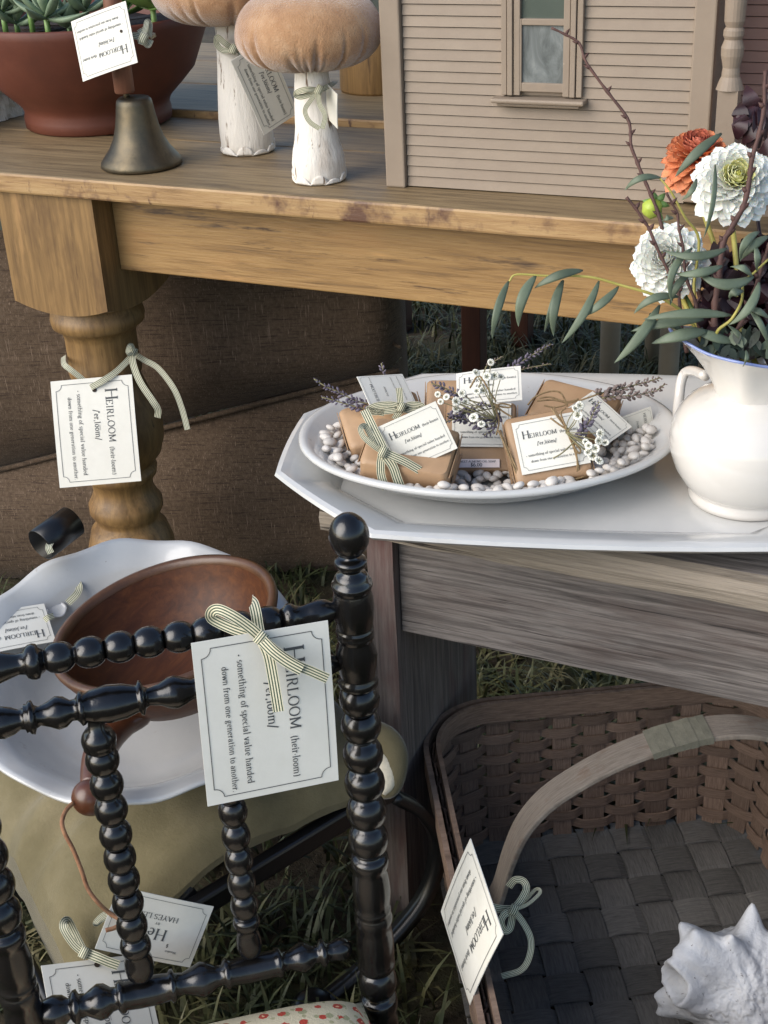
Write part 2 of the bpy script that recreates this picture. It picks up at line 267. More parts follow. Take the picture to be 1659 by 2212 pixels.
# ================================================================ SETTING
mb = MB(); n = 60
xs = np.concatenate([np.linspace(-40, -3, 10), np.linspace(-2.6, 1.2, 40), np.linspace(1.6, 40, 10)]); ys = np.concatenate([np.linspace(-40, -1, 8), np.linspace(-.6, 3.4, 42), np.linspace(4, 60, 10)])
mb.grid([[(x, y, .012 * noise.noise(Vector((x * 3, y * 3, 0))) - .004) for x in xs] for y in ys])
tag(mb.build('ground', dirt_mat), kind='structure')
def grass(name, areas, seed):
    rng = random.Random(seed); mb = MB(); V, Fc = [], []
    for (x0, x1, y0, y1, cnt, h0, h1) in areas:
        for _ in range(cnt):
            x, y = rng.uniform(x0, x1), rng.uniform(y0, y1)
            if noise.noise(Vector((x * 4, y * 4, 3))) < -.18 and rng.random() < .8: continue
            bu, bv = x * .866 + y * .5, x * .5 - y * .866
            if .115 < bu < .575 and -1.33 < bv < -.72: continue
            if -.53 < x < -.49 and 1.05 < y < 1.35: continue
            h = rng.uniform(h0, h1); a = rng.uniform(0, 6.28); ln = rng.uniform(.3, 1.5) * h; w = rng.uniform(.0016, .0036)
            dx, dy = math.cos(a), math.sin(a); px, py = -dy * w, dx * w; z0 = -.006
            b = len(V)
            for t, ww in ((0, 1), (.4, .9), (.75, .6)):
                ox, oy, oz = dx * ln * t * t, dy * ln * t * t, h * (t * (1 - .35 * t * t) if ln > h * .8 else t)
                V += [(x + ox - px * ww, y + oy - py * ww, z0 + oz), (x + ox + px * ww, y + oy + py * ww, z0 + oz)]
            V.append((x + dx * ln, y + dy * ln, z0 + h * (.6 if ln > h * .8 else 1)))
            Fc += [(b, b + 1, b + 3, b + 2), (b + 2, b + 3, b + 5, b + 4), (b + 4, b + 5, b + 6)]
    mb.v = V; mb.f = Fc; mb.uv = [(0, 0)] * len(V); mb.mi = [0] * len(Fc)
    return mb.build(name, grass_mat, smooth=False)
tag(grass('grass', [(-1.15, .2, .35, 1.6, 12000, .025, .075), (-1.5, .3, 1.5, 2.2, 5000, .03, .07), (-2.0, .3, 2.2, 3.6, 15000, .03, .08), (-2.4, 1, 3.6, 6, 6000, .04, .09)], 3),
    'short trodden grass with dry stalks growing under the furniture', 'grass', kind='stuff')

# ================================================================ FARM TABLE
zt = .78; TY = 1.40; TX0, TX1 = -1.52, .42
T = thing('farm_table', (-.4, 1.85, 0), 'long honey brown wooden farm table with thick turned leg', 'table')
for (y0, y1, dz, th) in ((TY, 1.622, 0, .027), (1.626, 1.758, -.001, .024), (1.763, 1.95, .009, .03), (1.954, 2.14, .009, .03), (2.144, 2.32, .008, .03)):
    m = MB().box(TX0, TX1, y0, y1, zt + dz - th, zt + dz); m.mi = [0, 0, 1, 1, 1, 1]
    m.build('plank', [wood_top, wood_edge], T, smooth=False, bevel=.0035)
AZ0, AZ1 = .645, .7525
MB().box(-1.071, .2, 1.45, 1.478, AZ0, AZ1).build('apron', wood_apron, T, smooth=False, bevel=.002)
MB().box(-1.071, .2, 2.24, 2.265, AZ0, AZ1).build('apron', wood_apron, T, smooth=False, bevel=.002)
MB().box(-1.20, -1.175, 1.566, 2.156, AZ0, AZ1).build('apron', wood_apron, T, smooth=False, bevel=.002)
pr = [(.0, .585), (.058, .585), (.060, .576), (.0655, .568), (.067, .560), (.0655, .551), (.058, .546), (.053, .540), (.051, .532), (.051, .49), (.0535, .482), (.052, .473), (.049, .468), (.055, .45), (.066, .42), (.072, .39), (.071, .365), (.064, .342), (.053, .328), (.049, .324),
      (.055, .318), (.053, .307), (.046, .300), (.045, .285), (.049, .274), (.056, .262), (.056, .25), (.049, .238), (.047, .23), (.058, .218), (.066, .19), (.064, .14), (.05, .09), (.042, .05), (.046, .03), (.05, .014), (.044, 0), (0, 0)]
def table_leg(cx, cy):
    m = MB(); h = .077
    # square head with its lower edge carved away towards the corners
    c = [(-h, -h), (h, -h), (h, h), (-h, h)]; rows = []
    for z in (.7525, .70, .64, .60): rows.append([(cx + a, cy + b, z) for a, b in c])
    rows = []
    N_ = 8
    for z, k in ((.7525, 0), (.66, 0), (.585, 1)):
        row = []
        for s in range(4):
            a, b = c[s], c[(s + 1) % 4]
            for j in range(N_):
                t = j / N_; e = (2 * abs(t - .5)) ** 2
                row.append((cx + a[0] + (b[0] - a[0]) * t, cy + a[1] + (b[1] - a[1]) * t, z + (.014 * e if k else 0)))
        rows.append(row)
    m.grid(rows, cu=True, capa=True, capb=True)
    l = m.build('leg', wood_leg, T, smooth=False)
    MB().lathe(pr, (cx, cy, 0), seg=40).build('turned_shaft', wood_leg, l)
for cx, cy in ((-1.149, 1.487), (-1.149, 2.235), (.28, 1.487), (.28, 2.235)): table_leg(cx, cy)
for zz in (.695, .675, .66): MB().lathe([(0, 0), (.0018, 0), (.0018, .001), (0, .001)], (-.3465, 1.4505, zz), (0, -1, 0), seg=6).build('nail', dark_int, T)

# ================================================================ WOODEN BENCH
BZ0, BZ1, BY = .53, .56, 1.075
B = thing('wooden_bench', (-.2, 1.22, 0), 'weathered grey plank bench carrying the white platters', 'bench')
Bx0 = atz(708, 1128, BZ0)[0]
def wavy_board(x0, x1, y0, y1, z0, z1, amp, nx=40):
    m = MB(); rows = []
    for i in range(nx + 1):
        x = x0 + (x1 - x0) * i / nx; a = amp * noise.noise(Vector((x * 9, 1.7, 0))); b_ = amp * noise.noise(Vector((x * 22, 5.1, 0)))
        rows.append([(x, y0 + a, z0 + b_ * .6), (x, y0 + a * .4 - .002, (z0 + z1) / 2), (x, y0 + b_ + .003, z1 - .003), (x, y0 + .012 + b_, z1), (x, y1, z1), (x, y1, z0)])
    m.grid(rows, cu=True, capa=True, capb=True); m.mi = [1 if (k % 6) in (0, 1, 2) and k < nx * 6 else 0 for k in range(len(m.f))]; return m
wavy_board(Bx0, .40, BY, BY + .165, BZ0, BZ1, .0035).build('plank', [grey_wood, grey_edge], B, smooth=False)
MB().box(Bx0 + .006, .40, BY + .17, BY + .33, BZ0 + .001, BZ1 - .001).build('plank', [grey_wood], B, smooth=False, bevel=.002)
LX = -.512
MB().box(LX, .30, BY + .022, BY + .046, .409, BZ0 - .001).build('fascia_board', grey_wood, B, smooth=False, bevel=.0015)
MB().box(LX, .30, BY + .28, BY + .304, .409, BZ0 - .001).build('fascia_board', grey_wood, B, smooth=False, bevel=.0015)
ly1 = atx(1031, 1500, LX)[1]
for x0, x1 in ((LX - .03, LX - .0008), (.3008, .33)):
    m = MB(); rows = []
    for i in range(15):
        z = (BZ0 - .001) * i / 14; a = .0025 * noise.noise(Vector((z * 30, x0, 2)))
        rows.append([(x0 + a, BY + .012 + a, z), (x1, BY + .010 + a, z), (x1, ly1 + a, z), (x0, ly1, z)])
    m.grid(rows, cu=True, capa=True, capb=True); m.build('leg', grey_leg, B, smooth=False)

# ================================================================ DOLLHOUSE
hyaw = math.radians(1.6); HO = np.array([atz(837, 403, zt)[0], atz(837, 403, zt)[1], zt])
hx, hy, hz = np.array([math.cos(hyaw), math.sin(hyaw), 0]), np.array([-math.sin(hyaw), math.cos(hyaw), 0]), np.array([0, 0, 1.])
HM = frame(HO, hx, hy, hz)
def hu(x, y):
    p = onpl(x, y, HO, hy) - HO; return float(p.dot(hx)), float(p[2])
D = thing('dollhouse', HO + hx * .2 + hy * .12, 'taupe clapboard dollhouse with a sash window standing on the farm table', 'dollhouse')
HH = .40
u_tl = hu(862, 0)[0]; u_tr0, u_tr1 = hu(1500, 40)[0], hu(1549, 40)[0]
wx0, wx1 = hu(1083, 150)[0], hu(1258, 150)[0]; wz0 = hu(1150, 208)[1]; wz1 = wz0 + .215
hb = lambda u0, u1, v0, v1, z0, z1: MB().box(u0, u1, v0, v1, z0, z1, M=HM)
core = hb(.004, u_tr1 - .004, .012, .30, .012, HH); wallp = core.build('wall', paint, D, smooth=False)
hb(-.001, u_tl, -.002, .012, 0, HH).build('corner_trim', paint, D, smooth=False, bevel=.002)
hb(-.001, .011, .0125, .30, 0.0, HH).build('corner_trim', paint, D, smooth=False, bevel=.002)
hb(u_tr0, u_tr1, -.002, .012, .004, HH).build('corner_trim', paint, D, smooth=False, bevel=.002)
lines = [1587, 1493, 1402, 1308, 1215, 1120, 1026, 930, 832, 735, 636, 538, 438, 340, 240, 137, 37]
zl = [hu(875, .24 * y)[1] for y in lines]; st = (zl[-1] - zl[0]) / (len(zl) - 1); zl = [zl[0] + st * i for i in range(-1, 27)]
def clap(u0, u1, v, z0, z1, par, Mx=HM, mt=None):
    m = MB(); vs = [(u0, v - .0040, z0), (u1, v - .0040, z0), (u1, v - .0020, z1 - .0011), (u0, v - .0020, z1 - .0011), (u0, v + .006, z0), (u1, v + .006, z0), (u1, v + .006, z1 - .0011), (u0, v + .006, z1 - .0011)]
    m.add([tuple(Mx @ Vector(p)) for p in vs], [(0, 1, 2, 3), (1, 5, 6, 2), (5, 4, 7, 6), (4, 0, 3, 7), (3, 2, 6, 7), (4, 5, 1, 0)])
    return m.build('clapboard', mt or paint, par, smooth=False)
for i in range(len(zl) - 1):
    z0, z1 = zl[i], zl[i + 1]
    if z1 > HH - .004: break
    if z1 < wz0 or z0 > wz1: clap(u_tl + .0008, u_tr0 - .0008, .0085, z0, z1, wallp)
    else: clap(u_tl + .0008, wx0 + .002, .0085, z0, z1, wallp); clap(wx1 - .002, u_tr0 - .0008, .0085, z0, z1, wallp)
W_ = hb(wx0 + .004, wx1 - .004, .0075, .0105, wz0, wz1).build('window', paint, D, smooth=False)
cw = (wx1 - wx0)
for k, (a, b, dv) in enumerate(((0, .30, .0), (.34, .62, -.0016), (.66, 1, .0005))):
    for sgn in (0, 1):
        w0 = cw * .235; u0, u1 = wx0 + w0 * a, wx0 + w0 * b
        if sgn: u0, u1 = wx1 - w0 * b, wx1 - w0 * a
        hb(u0, u1, -.0015 + dv, .008, wz0 + .0005, wz1).build('casing', paint, W_, smooth=False, bevel=.0008)
hb(wx0, wx1, -.003, .008, wz1, wz1 + .02).build('head_casing', paint, W_, smooth=False, bevel=.001)
sx0, sx1 = hu(1066, 218)[0], hu(1267, 218)[0]; sz0, sz1 = hu(1150, 229)[1], hu(1150, 211)[1]
hb(sx0, sx1, -.013, .008, sz0 + (sz1 - sz0) * .42, sz1).build('sill', paint, W_, smooth=False, bevel=.002)
hb(sx0 + .006, sx1 - .006, -.008, .008, sz0, sz0 + (sz1 - sz0) * .40).build('sill_apron', paint, W_, smooth=False, bevel=.0015)
gx0, gz1 = hu(1127, 60)[0], hu(1170, 55)[1]; gx1 = hu(1220, 60)[0]; gz0 = hu(1170, 180)[1]; lz0 = hu(1170, 199)[1]; lx0, lx1 = hu(1114, 120)[0], hu(1229, 120)[0]; mz = hu(1170, 41)[1]
for (a, b, c, d) in ((lx0, gx0, lz0, mz), (gx1, lx1, lz0, mz), (gx0, gx1, lz0, gz0), (gx0, gx1, gz1, mz)):
    hb(a, b, -.0004, .0072, c, d).build('sash', paint, W_, smooth=False, bevel=.0007)
hb(gx0, gx1, .003, .0050, gz0, gz1).build('pane', glass_pane, W_, smooth=False)
hb(lx0 + .004, lx1 - .002, .0045, .0065, mz, wz1 - .01).build('pane', dark_pane, W_, smooth=False)
hb(lx0, lx0 + .004, .001, .0072, mz, wz1).build('sash', paint, W_, smooth=False); hb(lx1 - .002, lx1, .001, .0072, mz, wz1).build('sash', paint, W_, smooth=False)
# porch at the right end
u1 = u_tr1; PD = .115
PW = hb(u1 - .003, u1 + .30, PD + .006, .30, .02, HH).build('porch_wall', paint, D, smooth=False)
SM = HM @ Matrix(((0, -1, 0, u1 + .006), (1, 0, 0, 0), (0, 0, 1, 0), (0, 0, 0, 1)))
SM = HM @ frame((u1 - .001, .012, 0), (0, 1, 0), (-1, 0, 0), (0, 0, 1))
for i in range(1, len(zl) - 1):
    if zl[i + 1] > HH: break
    clap(u1 + .0005, u1 + .30, PD + .002, zl[i], zl[i + 1], PW, mt=paint_red)
    clap(0, PD - .014, .0055, zl[i], zl[i + 1], PW, SM, mt=paint)
hb(u1 - .002, u1 + .30, -.024, PD, -.0, .016).build('porch_floor', paint, D, smooth=False, bevel=.001)
hb(u1 - .004, u1 + .30, -.030, PD, .0165, .022).build('porch_floor', paint, D, smooth=False, bevel=.001)
pu = hu(1571, 290)[0]
s_ = .0105
post = hb(pu - s_, pu + s_, -.006 - s_, -.006 + s_, .022, .128)
pc = np.array(HM @ Vector((pu, -.006, 0)))
post.lathe([(0, .128), (.0145, .128), (.0115, .137), (.0095, .141), (.0095, .144), (.0088, .150), (.0115, .162), (.0118, .170), (.009, .178), (.0108, .182), (.0105, .187), (.0085, .19), (.0105, .196), (.0112, .22), (.009, .235), (.0115, .245), (.0115, .33), (0, .33)], pc, seg=20)
post.build('porch_post', paint, D, smooth=False)
# roof, above the picture
rf = MB(); rf.prism([tuple(HM @ Vector(p)) for p in ((-.02, -.02, HH), (-.02, .32, HH), (-.02, .15, HH + .16))], np.array(HM @ Vector((.74, 0, 0))) - HO)
rf.build('roof', grey_wood, D, smooth=False)

# ================================================================ BURLAP ARMCHAIR behind the table
SO = atz(0, 1265, 0); s_end = atz(800, 1245, 0); sdir = nrm((s_end - SO) * [1, 1, 0]); snor = np.array([sdir[1], -sdir[0], 0])
rp = onpl(866, 760, SO, snor); slen = float((rp - SO).dot(sdir)); su0 = -.35
A = thing('armchair', SO + sdir * .3 - snor * .25, 'brown burlap upholstered armchair tucked under the farm table', 'armchair')
spts = [onpl(x, y, SO, snor) for x, y in ((-150, 1052), (0, 1020), (120, 990), (344, 933), (664, 851), (862, 806))]
su = [float((p - SO).dot(sdir)) for p in spts]; sz_ = [float(p[2]) for p in spts]
def seamz(u): return float(np.interp(u, su, sz_))
def arm_front(z0f, z1f, name, bulge):
    """one upholstered panel between two height functions of u"""
    m = MB(); rows = []; nz, nu = 26, 60
    for i in range(nz + 1):
        t = i / nz; row = []
        for j in range(nu + 1):
            u = su0 + (slen - su0) * j / nu; za, zb = z0f(u), z1f(u); z = za + (zb - za) * t; e = 1 - abs(2 * t - 1) ** 3; eu = min(1, (slen - u) / .05, (u - su0) / .05); r = .05 * (1 - math.sqrt(max(0, 1 - (1 - eu) ** 2)))
            wr = .007 * noise.noise(Vector((u * 4, z * 9, 1))) + .003 * noise.noise(Vector((u * 14, z * 20, 2)))
            row.append(SO + sdir * u + hz * z + snor * (bulge * e - .022 * (1 - e) + wr - r))
        rows.append([SO + sdir * su0 + hz * rows_z(row[0]) - snor * .42] + row + [SO + sdir * slen + hz * rows_z(row[-1]) - snor * .42])
    m.grid(rows); m.grid([[rows[-1][0], rows[-1][-1]], [rows[-1][1], rows[-1][-2]]]); m.build(name, burlap, A)
def rows_z(p): return float(p[2])
arm_front(lambda u: .0, lambda u: seamz(u) - .001, 'base_panel', .02)
arm_front(lambda u: seamz(u) + .001, lambda u: .625, 'seat_cushion', .045)
MB().tube(smoothpath([p - snor * .012 for p in spts], 6), .0045, 8).build('piping', burlap, A)
ap = [onpl(x, y, SO, snor) + snor * .004 for x, y in ((776, 640), (800, 665), (826, 700), (846, 735), (866, 748))]
MB().tube(smoothpath(ap, 5), .0035, 8).build('piping', burlap, A)

# legs of other furniture behind
def post_leg(px, pyb, r, top, mat):
    b_ = atz(px, pyb, 0); return b_
bl1, bl2, bw = atz(1312, 905, 0), atz(1436, 930, 0), atz(1026, 850, 0)
Q = thing('round_stool', (bl1 + bl2) / 2, 'beige painted stool with round legs on the grass behind the bench', 'stool')
for p in (bl1, bl2, bl1 + np.array([.02, .3, 0]), bl2 + np.array([.02, .3, 0])): MB().lathe([(0, 0), (.020, 0), (.021, .3), (.0215, .44), (0, .44)], p, seg=20).build('leg', beige_leg, Q)
cq = (bl1 + bl2) / 2 + np.array([.01, .15, 0])
MB().lathe([(0, .44), (.19, .44), (.195, .45), (.195, .465), (.185, .472), (0, .472)], cq, seg=36).build('seat', beige_leg, Q)
Q2 = thing('side_table', bw + np.array([-.15, .2, 0]), 'dark brown wooden side table behind the bench', 'side table')
for dx, dy in ((0, 0), (-.32, 0), (0, .32), (-.32, .32)): MB().box(bw[0] + dx - .022, bw[0] + dx + .022, bw[1] + dy - .022, bw[1] + dy + .022, 0, .5).build('leg', brown_leg, Q2, smooth=False, bevel=.002)
MB().box(bw[0] - .36, bw[0] + .04, bw[1] - .04, bw[1] + .36, .501, .53).build('tabletop', brown_leg, Q2, smooth=False, bevel=.003)

# ================================================================ BOBBIN CHAIR
PR = np.array([-.407, .786]); cdir = np.array([math.cos(math.radians(38.3)), math.sin(math.radians(38.3))]); PL = PR - cdir * .306
cd3 = np.array([cdir[0], cdir[1], 0]); cn3 = np.array([cdir[1], -cdir[0], 0])      # cn3 points to the camera side
CH = thing('bobbin_chair', ((PR[0] + PL[0]) / 2, (PR[1] + PL[1]) / 2, 0), 'black turned bobbin chair with a floral seat cushion', 'chair')
def zax(xy, y):
    lo, hi = -.4, 1.1
    for _ in range(40):
        m_ = (lo + hi) / 2
        if proj((xy[0], xy[1], m_))[1] > y: lo = m_
        else: hi = m_
    return (lo + hi) / 2
def bead(l, y, r, h, n=9):
    """append a bead profile: centre y, radius r, half-height h (pixels)"""
    for k in range(n): a = math.pi * (k + .35) / (n - .3); l.append((y - h * math.cos(a), r * (.50 + .50 * math.sin(a) ** 1.35)))
def px_lathe_v(xy, prof, mat, name, par, seg=28):
    out = []
    for y, r in prof:
        z = zax(xy, y); out.append((r * depth((xy[0], xy[1], z)) / F, z))
    out = out[::-1]; return MB().lathe([(0, out[0][1])] + out + [(0, out[-1][1])], (xy[0], xy[1], 0), seg=seg).build(name, mat, par)
post = []
for k in range(11): a = math.pi * (k + .6) / 11; post.append((1157 - 47 * math.cos(a), 45 * math.sin(a)))
post += [(1206, 26), (1208, 34), (1213, 36), (1219, 35), (1224, 28), (1228, 21), (1234, 22), (1238, 32), (1246, 38), (1254, 39), (1257, 44), (1263, 45), (1270, 43), (1274, 40), (1276, 41), (1290, 44), (1310, 45.5), (1330, 44), (1350, 39),
         (1354, 38), (1356, 41), (1362, 41.5), (1365, 40), (1367, 41.5), (1373, 41), (1378, 38), (1381, 38), (1395, 43), (1415, 45.5), (1435, 43), (1455, 38), (1459, 38), (1463, 42), (1470, 44), (1476, 43), (1481, 36)]
for y in (1509, 1566, 1629, 1690, 1751, 1812): bead(post, y, 44.5, 30)
post += [(1845, 34), (1849, 40), (1857, 42), (1866, 41), (1872, 37), (1880, 38), (1900, 41), (1920, 42), (1940, 40), (1954, 36), (1957, 39), (1963, 40), (1967, 36), (1970, 38), (1976, 41), (1983, 41.5), (1990, 40), (2000, 37), (2007, 38), (2030, 41), (2055, 41), (2072, 38), (2075, 40), (2082, 41), (2088, 37)]
bead(post, 2119, 42, 29)
post += [(2149, 35), (2154, 40), (2162, 41), (2170, 41), (2180, 37), (2195, 39), (2230, 42), (2270, 40), (2320, 41), (2400, 36)]
zlow = [p for p in post]
px_lathe_v(PR, post, black_lac, 'back_post', CH)
# left post: the same turning, copied in height
lp = []
for y, r in post: lp.append((r * depth((PR[0], PR[1], zax(PR, y))) / F, zax(PR, y)))
lp = lp[::-1]; MB().lathe([(0, lp[0][1])] + lp + [(0, lp[-1][1])], (PL[0], PL[1], 0), seg=28).build('back_post', black_lac, CH)
def rail(prof, z, name, seg=24):
    """prof: list of (pixel x, pixel half-width) along a horizontal rail of the chair back at height z"""
    out = []
    for x, r in prof:
        lo, hi = -.2, .55
        for _ in range(36):
            m_ = (lo + hi) / 2; p = proj((PL[0] + cdir[0] * m_, PL[1] + cdir[1] * m_, z))
            if p[0] < x: lo = m_
            else: hi = m_
        P = (PL[0] + cdir[0] * lo, PL[1] + cdir[1] * lo, z); out.append((r * depth(P) / F, lo))
    return MB().lathe([(0, out[0][1])] + out + [(0, out[-1][1])], (PL[0], PL[1], z), cd3, seg=seg).build(name, black_lac, CH)
tr = [(-70, 24), (-40, 30), (-5, 35), (20, 28), (38, 23), (52, 25), (57, 34), (64, 38), (73, 40), (82, 38), (86, 30), (95, 24)]
for x in (127, 194, 259, 322, 387, 448, 516, 577): bead(tr, x, 35, 33, 9)
tr += [(607, 22), (616, 26), (620, 31), (627, 33), (634, 31), (640, 26), (652, 22), (668, 26), (688, 30), (706, 28), (722, 18), (740, 15)]
ZT, ZS, ZB = zax(PR, 1312), zax(PR, 1425), zax(PR, 2034)
rail(tr, ZT, 'top_rail')
sr = [(-75, 20), (-50, 22), (-25, 30), (5, 36), (28, 30), (42, 22), (52, 24), (55, 32), (60, 30), (64, 36), (72, 38), (76, 26), (86, 21), (105, 28), (123, 37), (140, 34), (154, 23), (164, 24), (169, 30), (174, 38), (181, 36), (184, 32), (200, 37), (235, 42), (270, 38), (294, 30), (298, 30), (302, 38), (308, 38), (313, 24),
      (322, 19), (345, 24), (365, 34), (380, 36), (398, 30), (415, 22), (428, 22), (431, 34), (438, 36), (441, 28), (460, 34), (490, 37), (520, 34), (545, 28), (549, 34), (555, 33), (559, 22), (575, 24), (590, 33), (606, 24), (618, 21), (622, 32), (628, 32), (632, 22), (650, 24), (680, 31), (705, 26), (735, 15)]
rail(sr, ZS, 'second_rail')
br = [(80, 20), (98, 30), (118, 36), (138, 32), (150, 22), (155, 30), (160, 36), (168, 38), (173, 27), (186, 24), (200, 32), (213, 39), (228, 37), (242, 26), (252, 24), (256, 32), (262, 36), (268, 34), (272, 30), (300, 32), (340, 32), (366, 29), (369, 35), (376, 36), (380, 26), (396, 23), (415, 30), (436, 38), (452, 34), (466, 24), (480, 22), (485, 30), (491, 34),
      (497, 31), (501, 28), (540, 30), (590, 29), (596, 30), (600, 33), (606, 33), (610, 23), (624, 20), (640, 28), (652, 33), (666, 29), (678, 19), (688, 20), (692, 29), (699, 31), (704, 26), (708, 19), (718, 21), (734, 25), (746, 23), (758, 14)]
rail(br, ZB, 'bottom_rail')
def spindle(frac, prof):
    xy = PL + cdir * frac; return px_lathe_v(xy, prof, black_lac, 'spindle', CH, 24)
def railpos(x, z):
    lo, hi = -.2, .55
    for _ in range(36):
        m_ = (lo + hi) / 2
        if proj((PL[0] + cdir[0] * m_, PL[1] + cdir[1] * m_, z))[0] < x: lo = m_
        else: hi = m_
    return lo
sa = [(1520, 16), (1545, 16), (1572, 19), (1578, 28), (1586, 35), (1594, 38), (1602, 38), (1608, 34), (1612, 36), (1617, 30)]
for i, y in enumerate((1641, 1694, 1747, 1802, 1852, 1900, 1950, 1999)): bead(sa, y, 37.5 - i * .5, 25.5)
sa += [(2026, 24), (2032, 31), (2041, 34), (2049, 33), (2056, 25), (2062, 25), (2072, 30), (2086, 32), (2102, 29), (2112, 20)]
spindle(railpos(311, ZB), sa)
sb = [(1440, 15), (1490, 15), (1500, 17), (1506, 26), (1514, 32), (1524, 33), (1532, 28)]
for i, y in enumerate((1556, 1606, 1656, 1704, 1752, 1805, 1856, 1907, 1954)): bead(sb, y, 34 - i * .4, 25)
sb += [(1977, 22), (1983, 28), (1991, 30), (1999, 27), (2004, 20), (2012, 23), (2026, 27), (2040, 28), (2054, 24), (2062, 16)]
spindle(railpos(545, ZB), sb)
# seat, cushion and front legs (towards the viewer)
sw = .306; sz = zax(PR, 2178) + .0
seatc = np.array([(PR[0] + PL[0]) / 2, (PR[1] + PL[1]) / 2, 0])
def chair_pt(u, v, z): return seatc + cd3 * u + cn3 * v + np.array([0, 0, z])
cz = onpl(735, 2176, seatc + cn3 * .06, cn3)[2] - .024
m = MB(); rows = []
for i in range(17):
    t = i / 16; v = .012 + .27 * t; row = []
    for j in range(25):
        s = j / 24 * 2 - 1; w = .135 + .02 * t; e = (1 - abs(s) ** 6) * (1 - abs(2 * t - 1) ** 6)
        row.append(chair_pt(s * w, v, cz - .03 + .042 * e ** .5 + .004 * (1 - s * s)))
    rows.append(row)
m.grid(rows); m.grid([[(p[0], p[1], cz - .045) for p in r] for r in rows][::-1])
def floral():
    mt = bpy.data.materials.new('floral_tapestry'); mt.use_nodes = True; nt = mt.node_tree; N = nt.nodes; L = nt.links; b = N['Principled BSDF']
    tc = N.new('ShaderNodeTexCoord'); mp = N.new('ShaderNodeMapping'); mp.inputs['Scale'].default_value = (21, 21, 1); L.new(tc.outputs['UV'], mp.inputs[0])
    base = None
    for (sc_, off, ra, col, rnd_) in ((1.0, (0, 0, 0), .30, S(150, 150, 116), .5), (1.7, (.4, .2, 0), .26, S(160, 156, 122), .8), (.8, (.1, .6, 0), .27, S(172, 62, 48), .25), (.8, (.1, .6, 0), .09, S(222, 176, 140), .25)):
        m2 = N.new('ShaderNodeMapping'); m2.inputs['Location'].default_value = off; L.new(mp.outputs[0], m2.inputs[0])
        t2 = N.new('ShaderNodeTexNoise'); t2.inputs['Scale'].default_value = 5; L.new(m2.outputs[0], t2.inputs[0])
        vo = N.new('ShaderNodeTexVoronoi'); vo.inputs['Scale'].default_value = sc_; vo.inputs['Randomness'].default_value = rnd_; L.new(m2.outputs[0], vo.inputs[0])
        ad = N.new('ShaderNodeMath'); ad.operation = 'MULTIPLY_ADD'; ad.inputs[1].default_value = .22; L.new(t2.outputs[0], ad.inputs[0]); L.new(vo.outputs[0], ad.inputs[2])
        lt = N.new('ShaderNodeMath'); lt.operation = 'LESS_THAN'; lt.inputs[1].default_value = ra + .11; L.new(ad.outputs[0], lt.inputs[0])
        mx = N.new('ShaderNodeMixRGB'); mx.inputs[1].default_value = S(196, 186, 158); mx.inputs[2].default_value = col; L.new(lt.outputs[0], mx.inputs[0])
        if base: L.new(base, mx.inputs[1])
        base = mx.outputs[0]
    L.new(base, b.inputs['Base Color']); b.inputs['Roughness'].default_value = .95
    t = N.new('ShaderNodeTexNoise'); t.inputs['Scale'].default_value = 600; L.new(tc.outputs['Object'], t.inputs[0]); bp = N.new('ShaderNodeBump'); bp.inputs['Strength'].default_value = .4; bp.inputs['Distance'].default_value = .002
    L.new(t.outputs[0], bp.inputs['Height']); L.new(bp.outputs[0], b.inputs['Normal']); return mt
m.build('seat_cushion', floral(), CH)
fr_ = MB(); fr_.prism([chair_pt(-.145, .02, cz - .075), chair_pt(.145, .02, cz - .075), chair_pt(.16, .285, cz - .075), chair_pt(-.16, .285, cz - .075)], (0, 0, .03)); fr_.build('seat_frame', black_lac, CH, smooth=False, bevel=.004)
for sgn in (-1, 1):
    p = chair_pt(sgn * .14, .262, 0); q = []
    for k in range(4): bz = cz * .2 + k * .05; q += [(.012, bz), (.017, bz + .015), (.012, bz + .03)]
    MB().lathe([(0, 0), (.012, 0), (.014, .02)] + q + [(.015, cz - .076), (0, cz - .076)], p, seg=20).build('front_leg', black_lac, CH)

# ================================================================ BLACK STOOL with olive velvet
RZ = .27
C1, C2, C3 = atz(200, 1985, RZ), atz(846, 1702, RZ), atz(-60, 1690, RZ)
su = nrm(C2 - C1); L1 = np.linalg.norm(C2 - C1); sv_ = np.array([-su[1], su[0], 0]); L2 = .30
ST = thing('folding_stool', (C1 + su * L1 / 2 + sv_ * L2 / 2) * [1, 1, 0], 'low black metal stool draped with a folded olive velvet throw', 'stool')
def sp_(u, v, z): return C1 * [1, 1, 0] + su * u + sv_ * v + np.array([0, 0, z])
for v in (0, L2):
    a, b = sp_(.03, v - (.016 if v == 0 else 0), RZ - (.038 if v == 0 else 0)), sp_(L1, v, RZ); d = nrm(b - a); up_ = np.array([0, 0, 1.])
    MB().strip([a, b], .024, wd=(0, 0, 1), th=.016).build('side_rail', black_metal, ST, smooth=False, bevel=.003)
for u, zo in ((-.052, -.095), (L1, -.004)): MB().tube([sp_(u, 0.01, RZ + zo), sp_(u, L2, RZ + zo)], .006, 10).build('cross_rail', black_metal, ST)
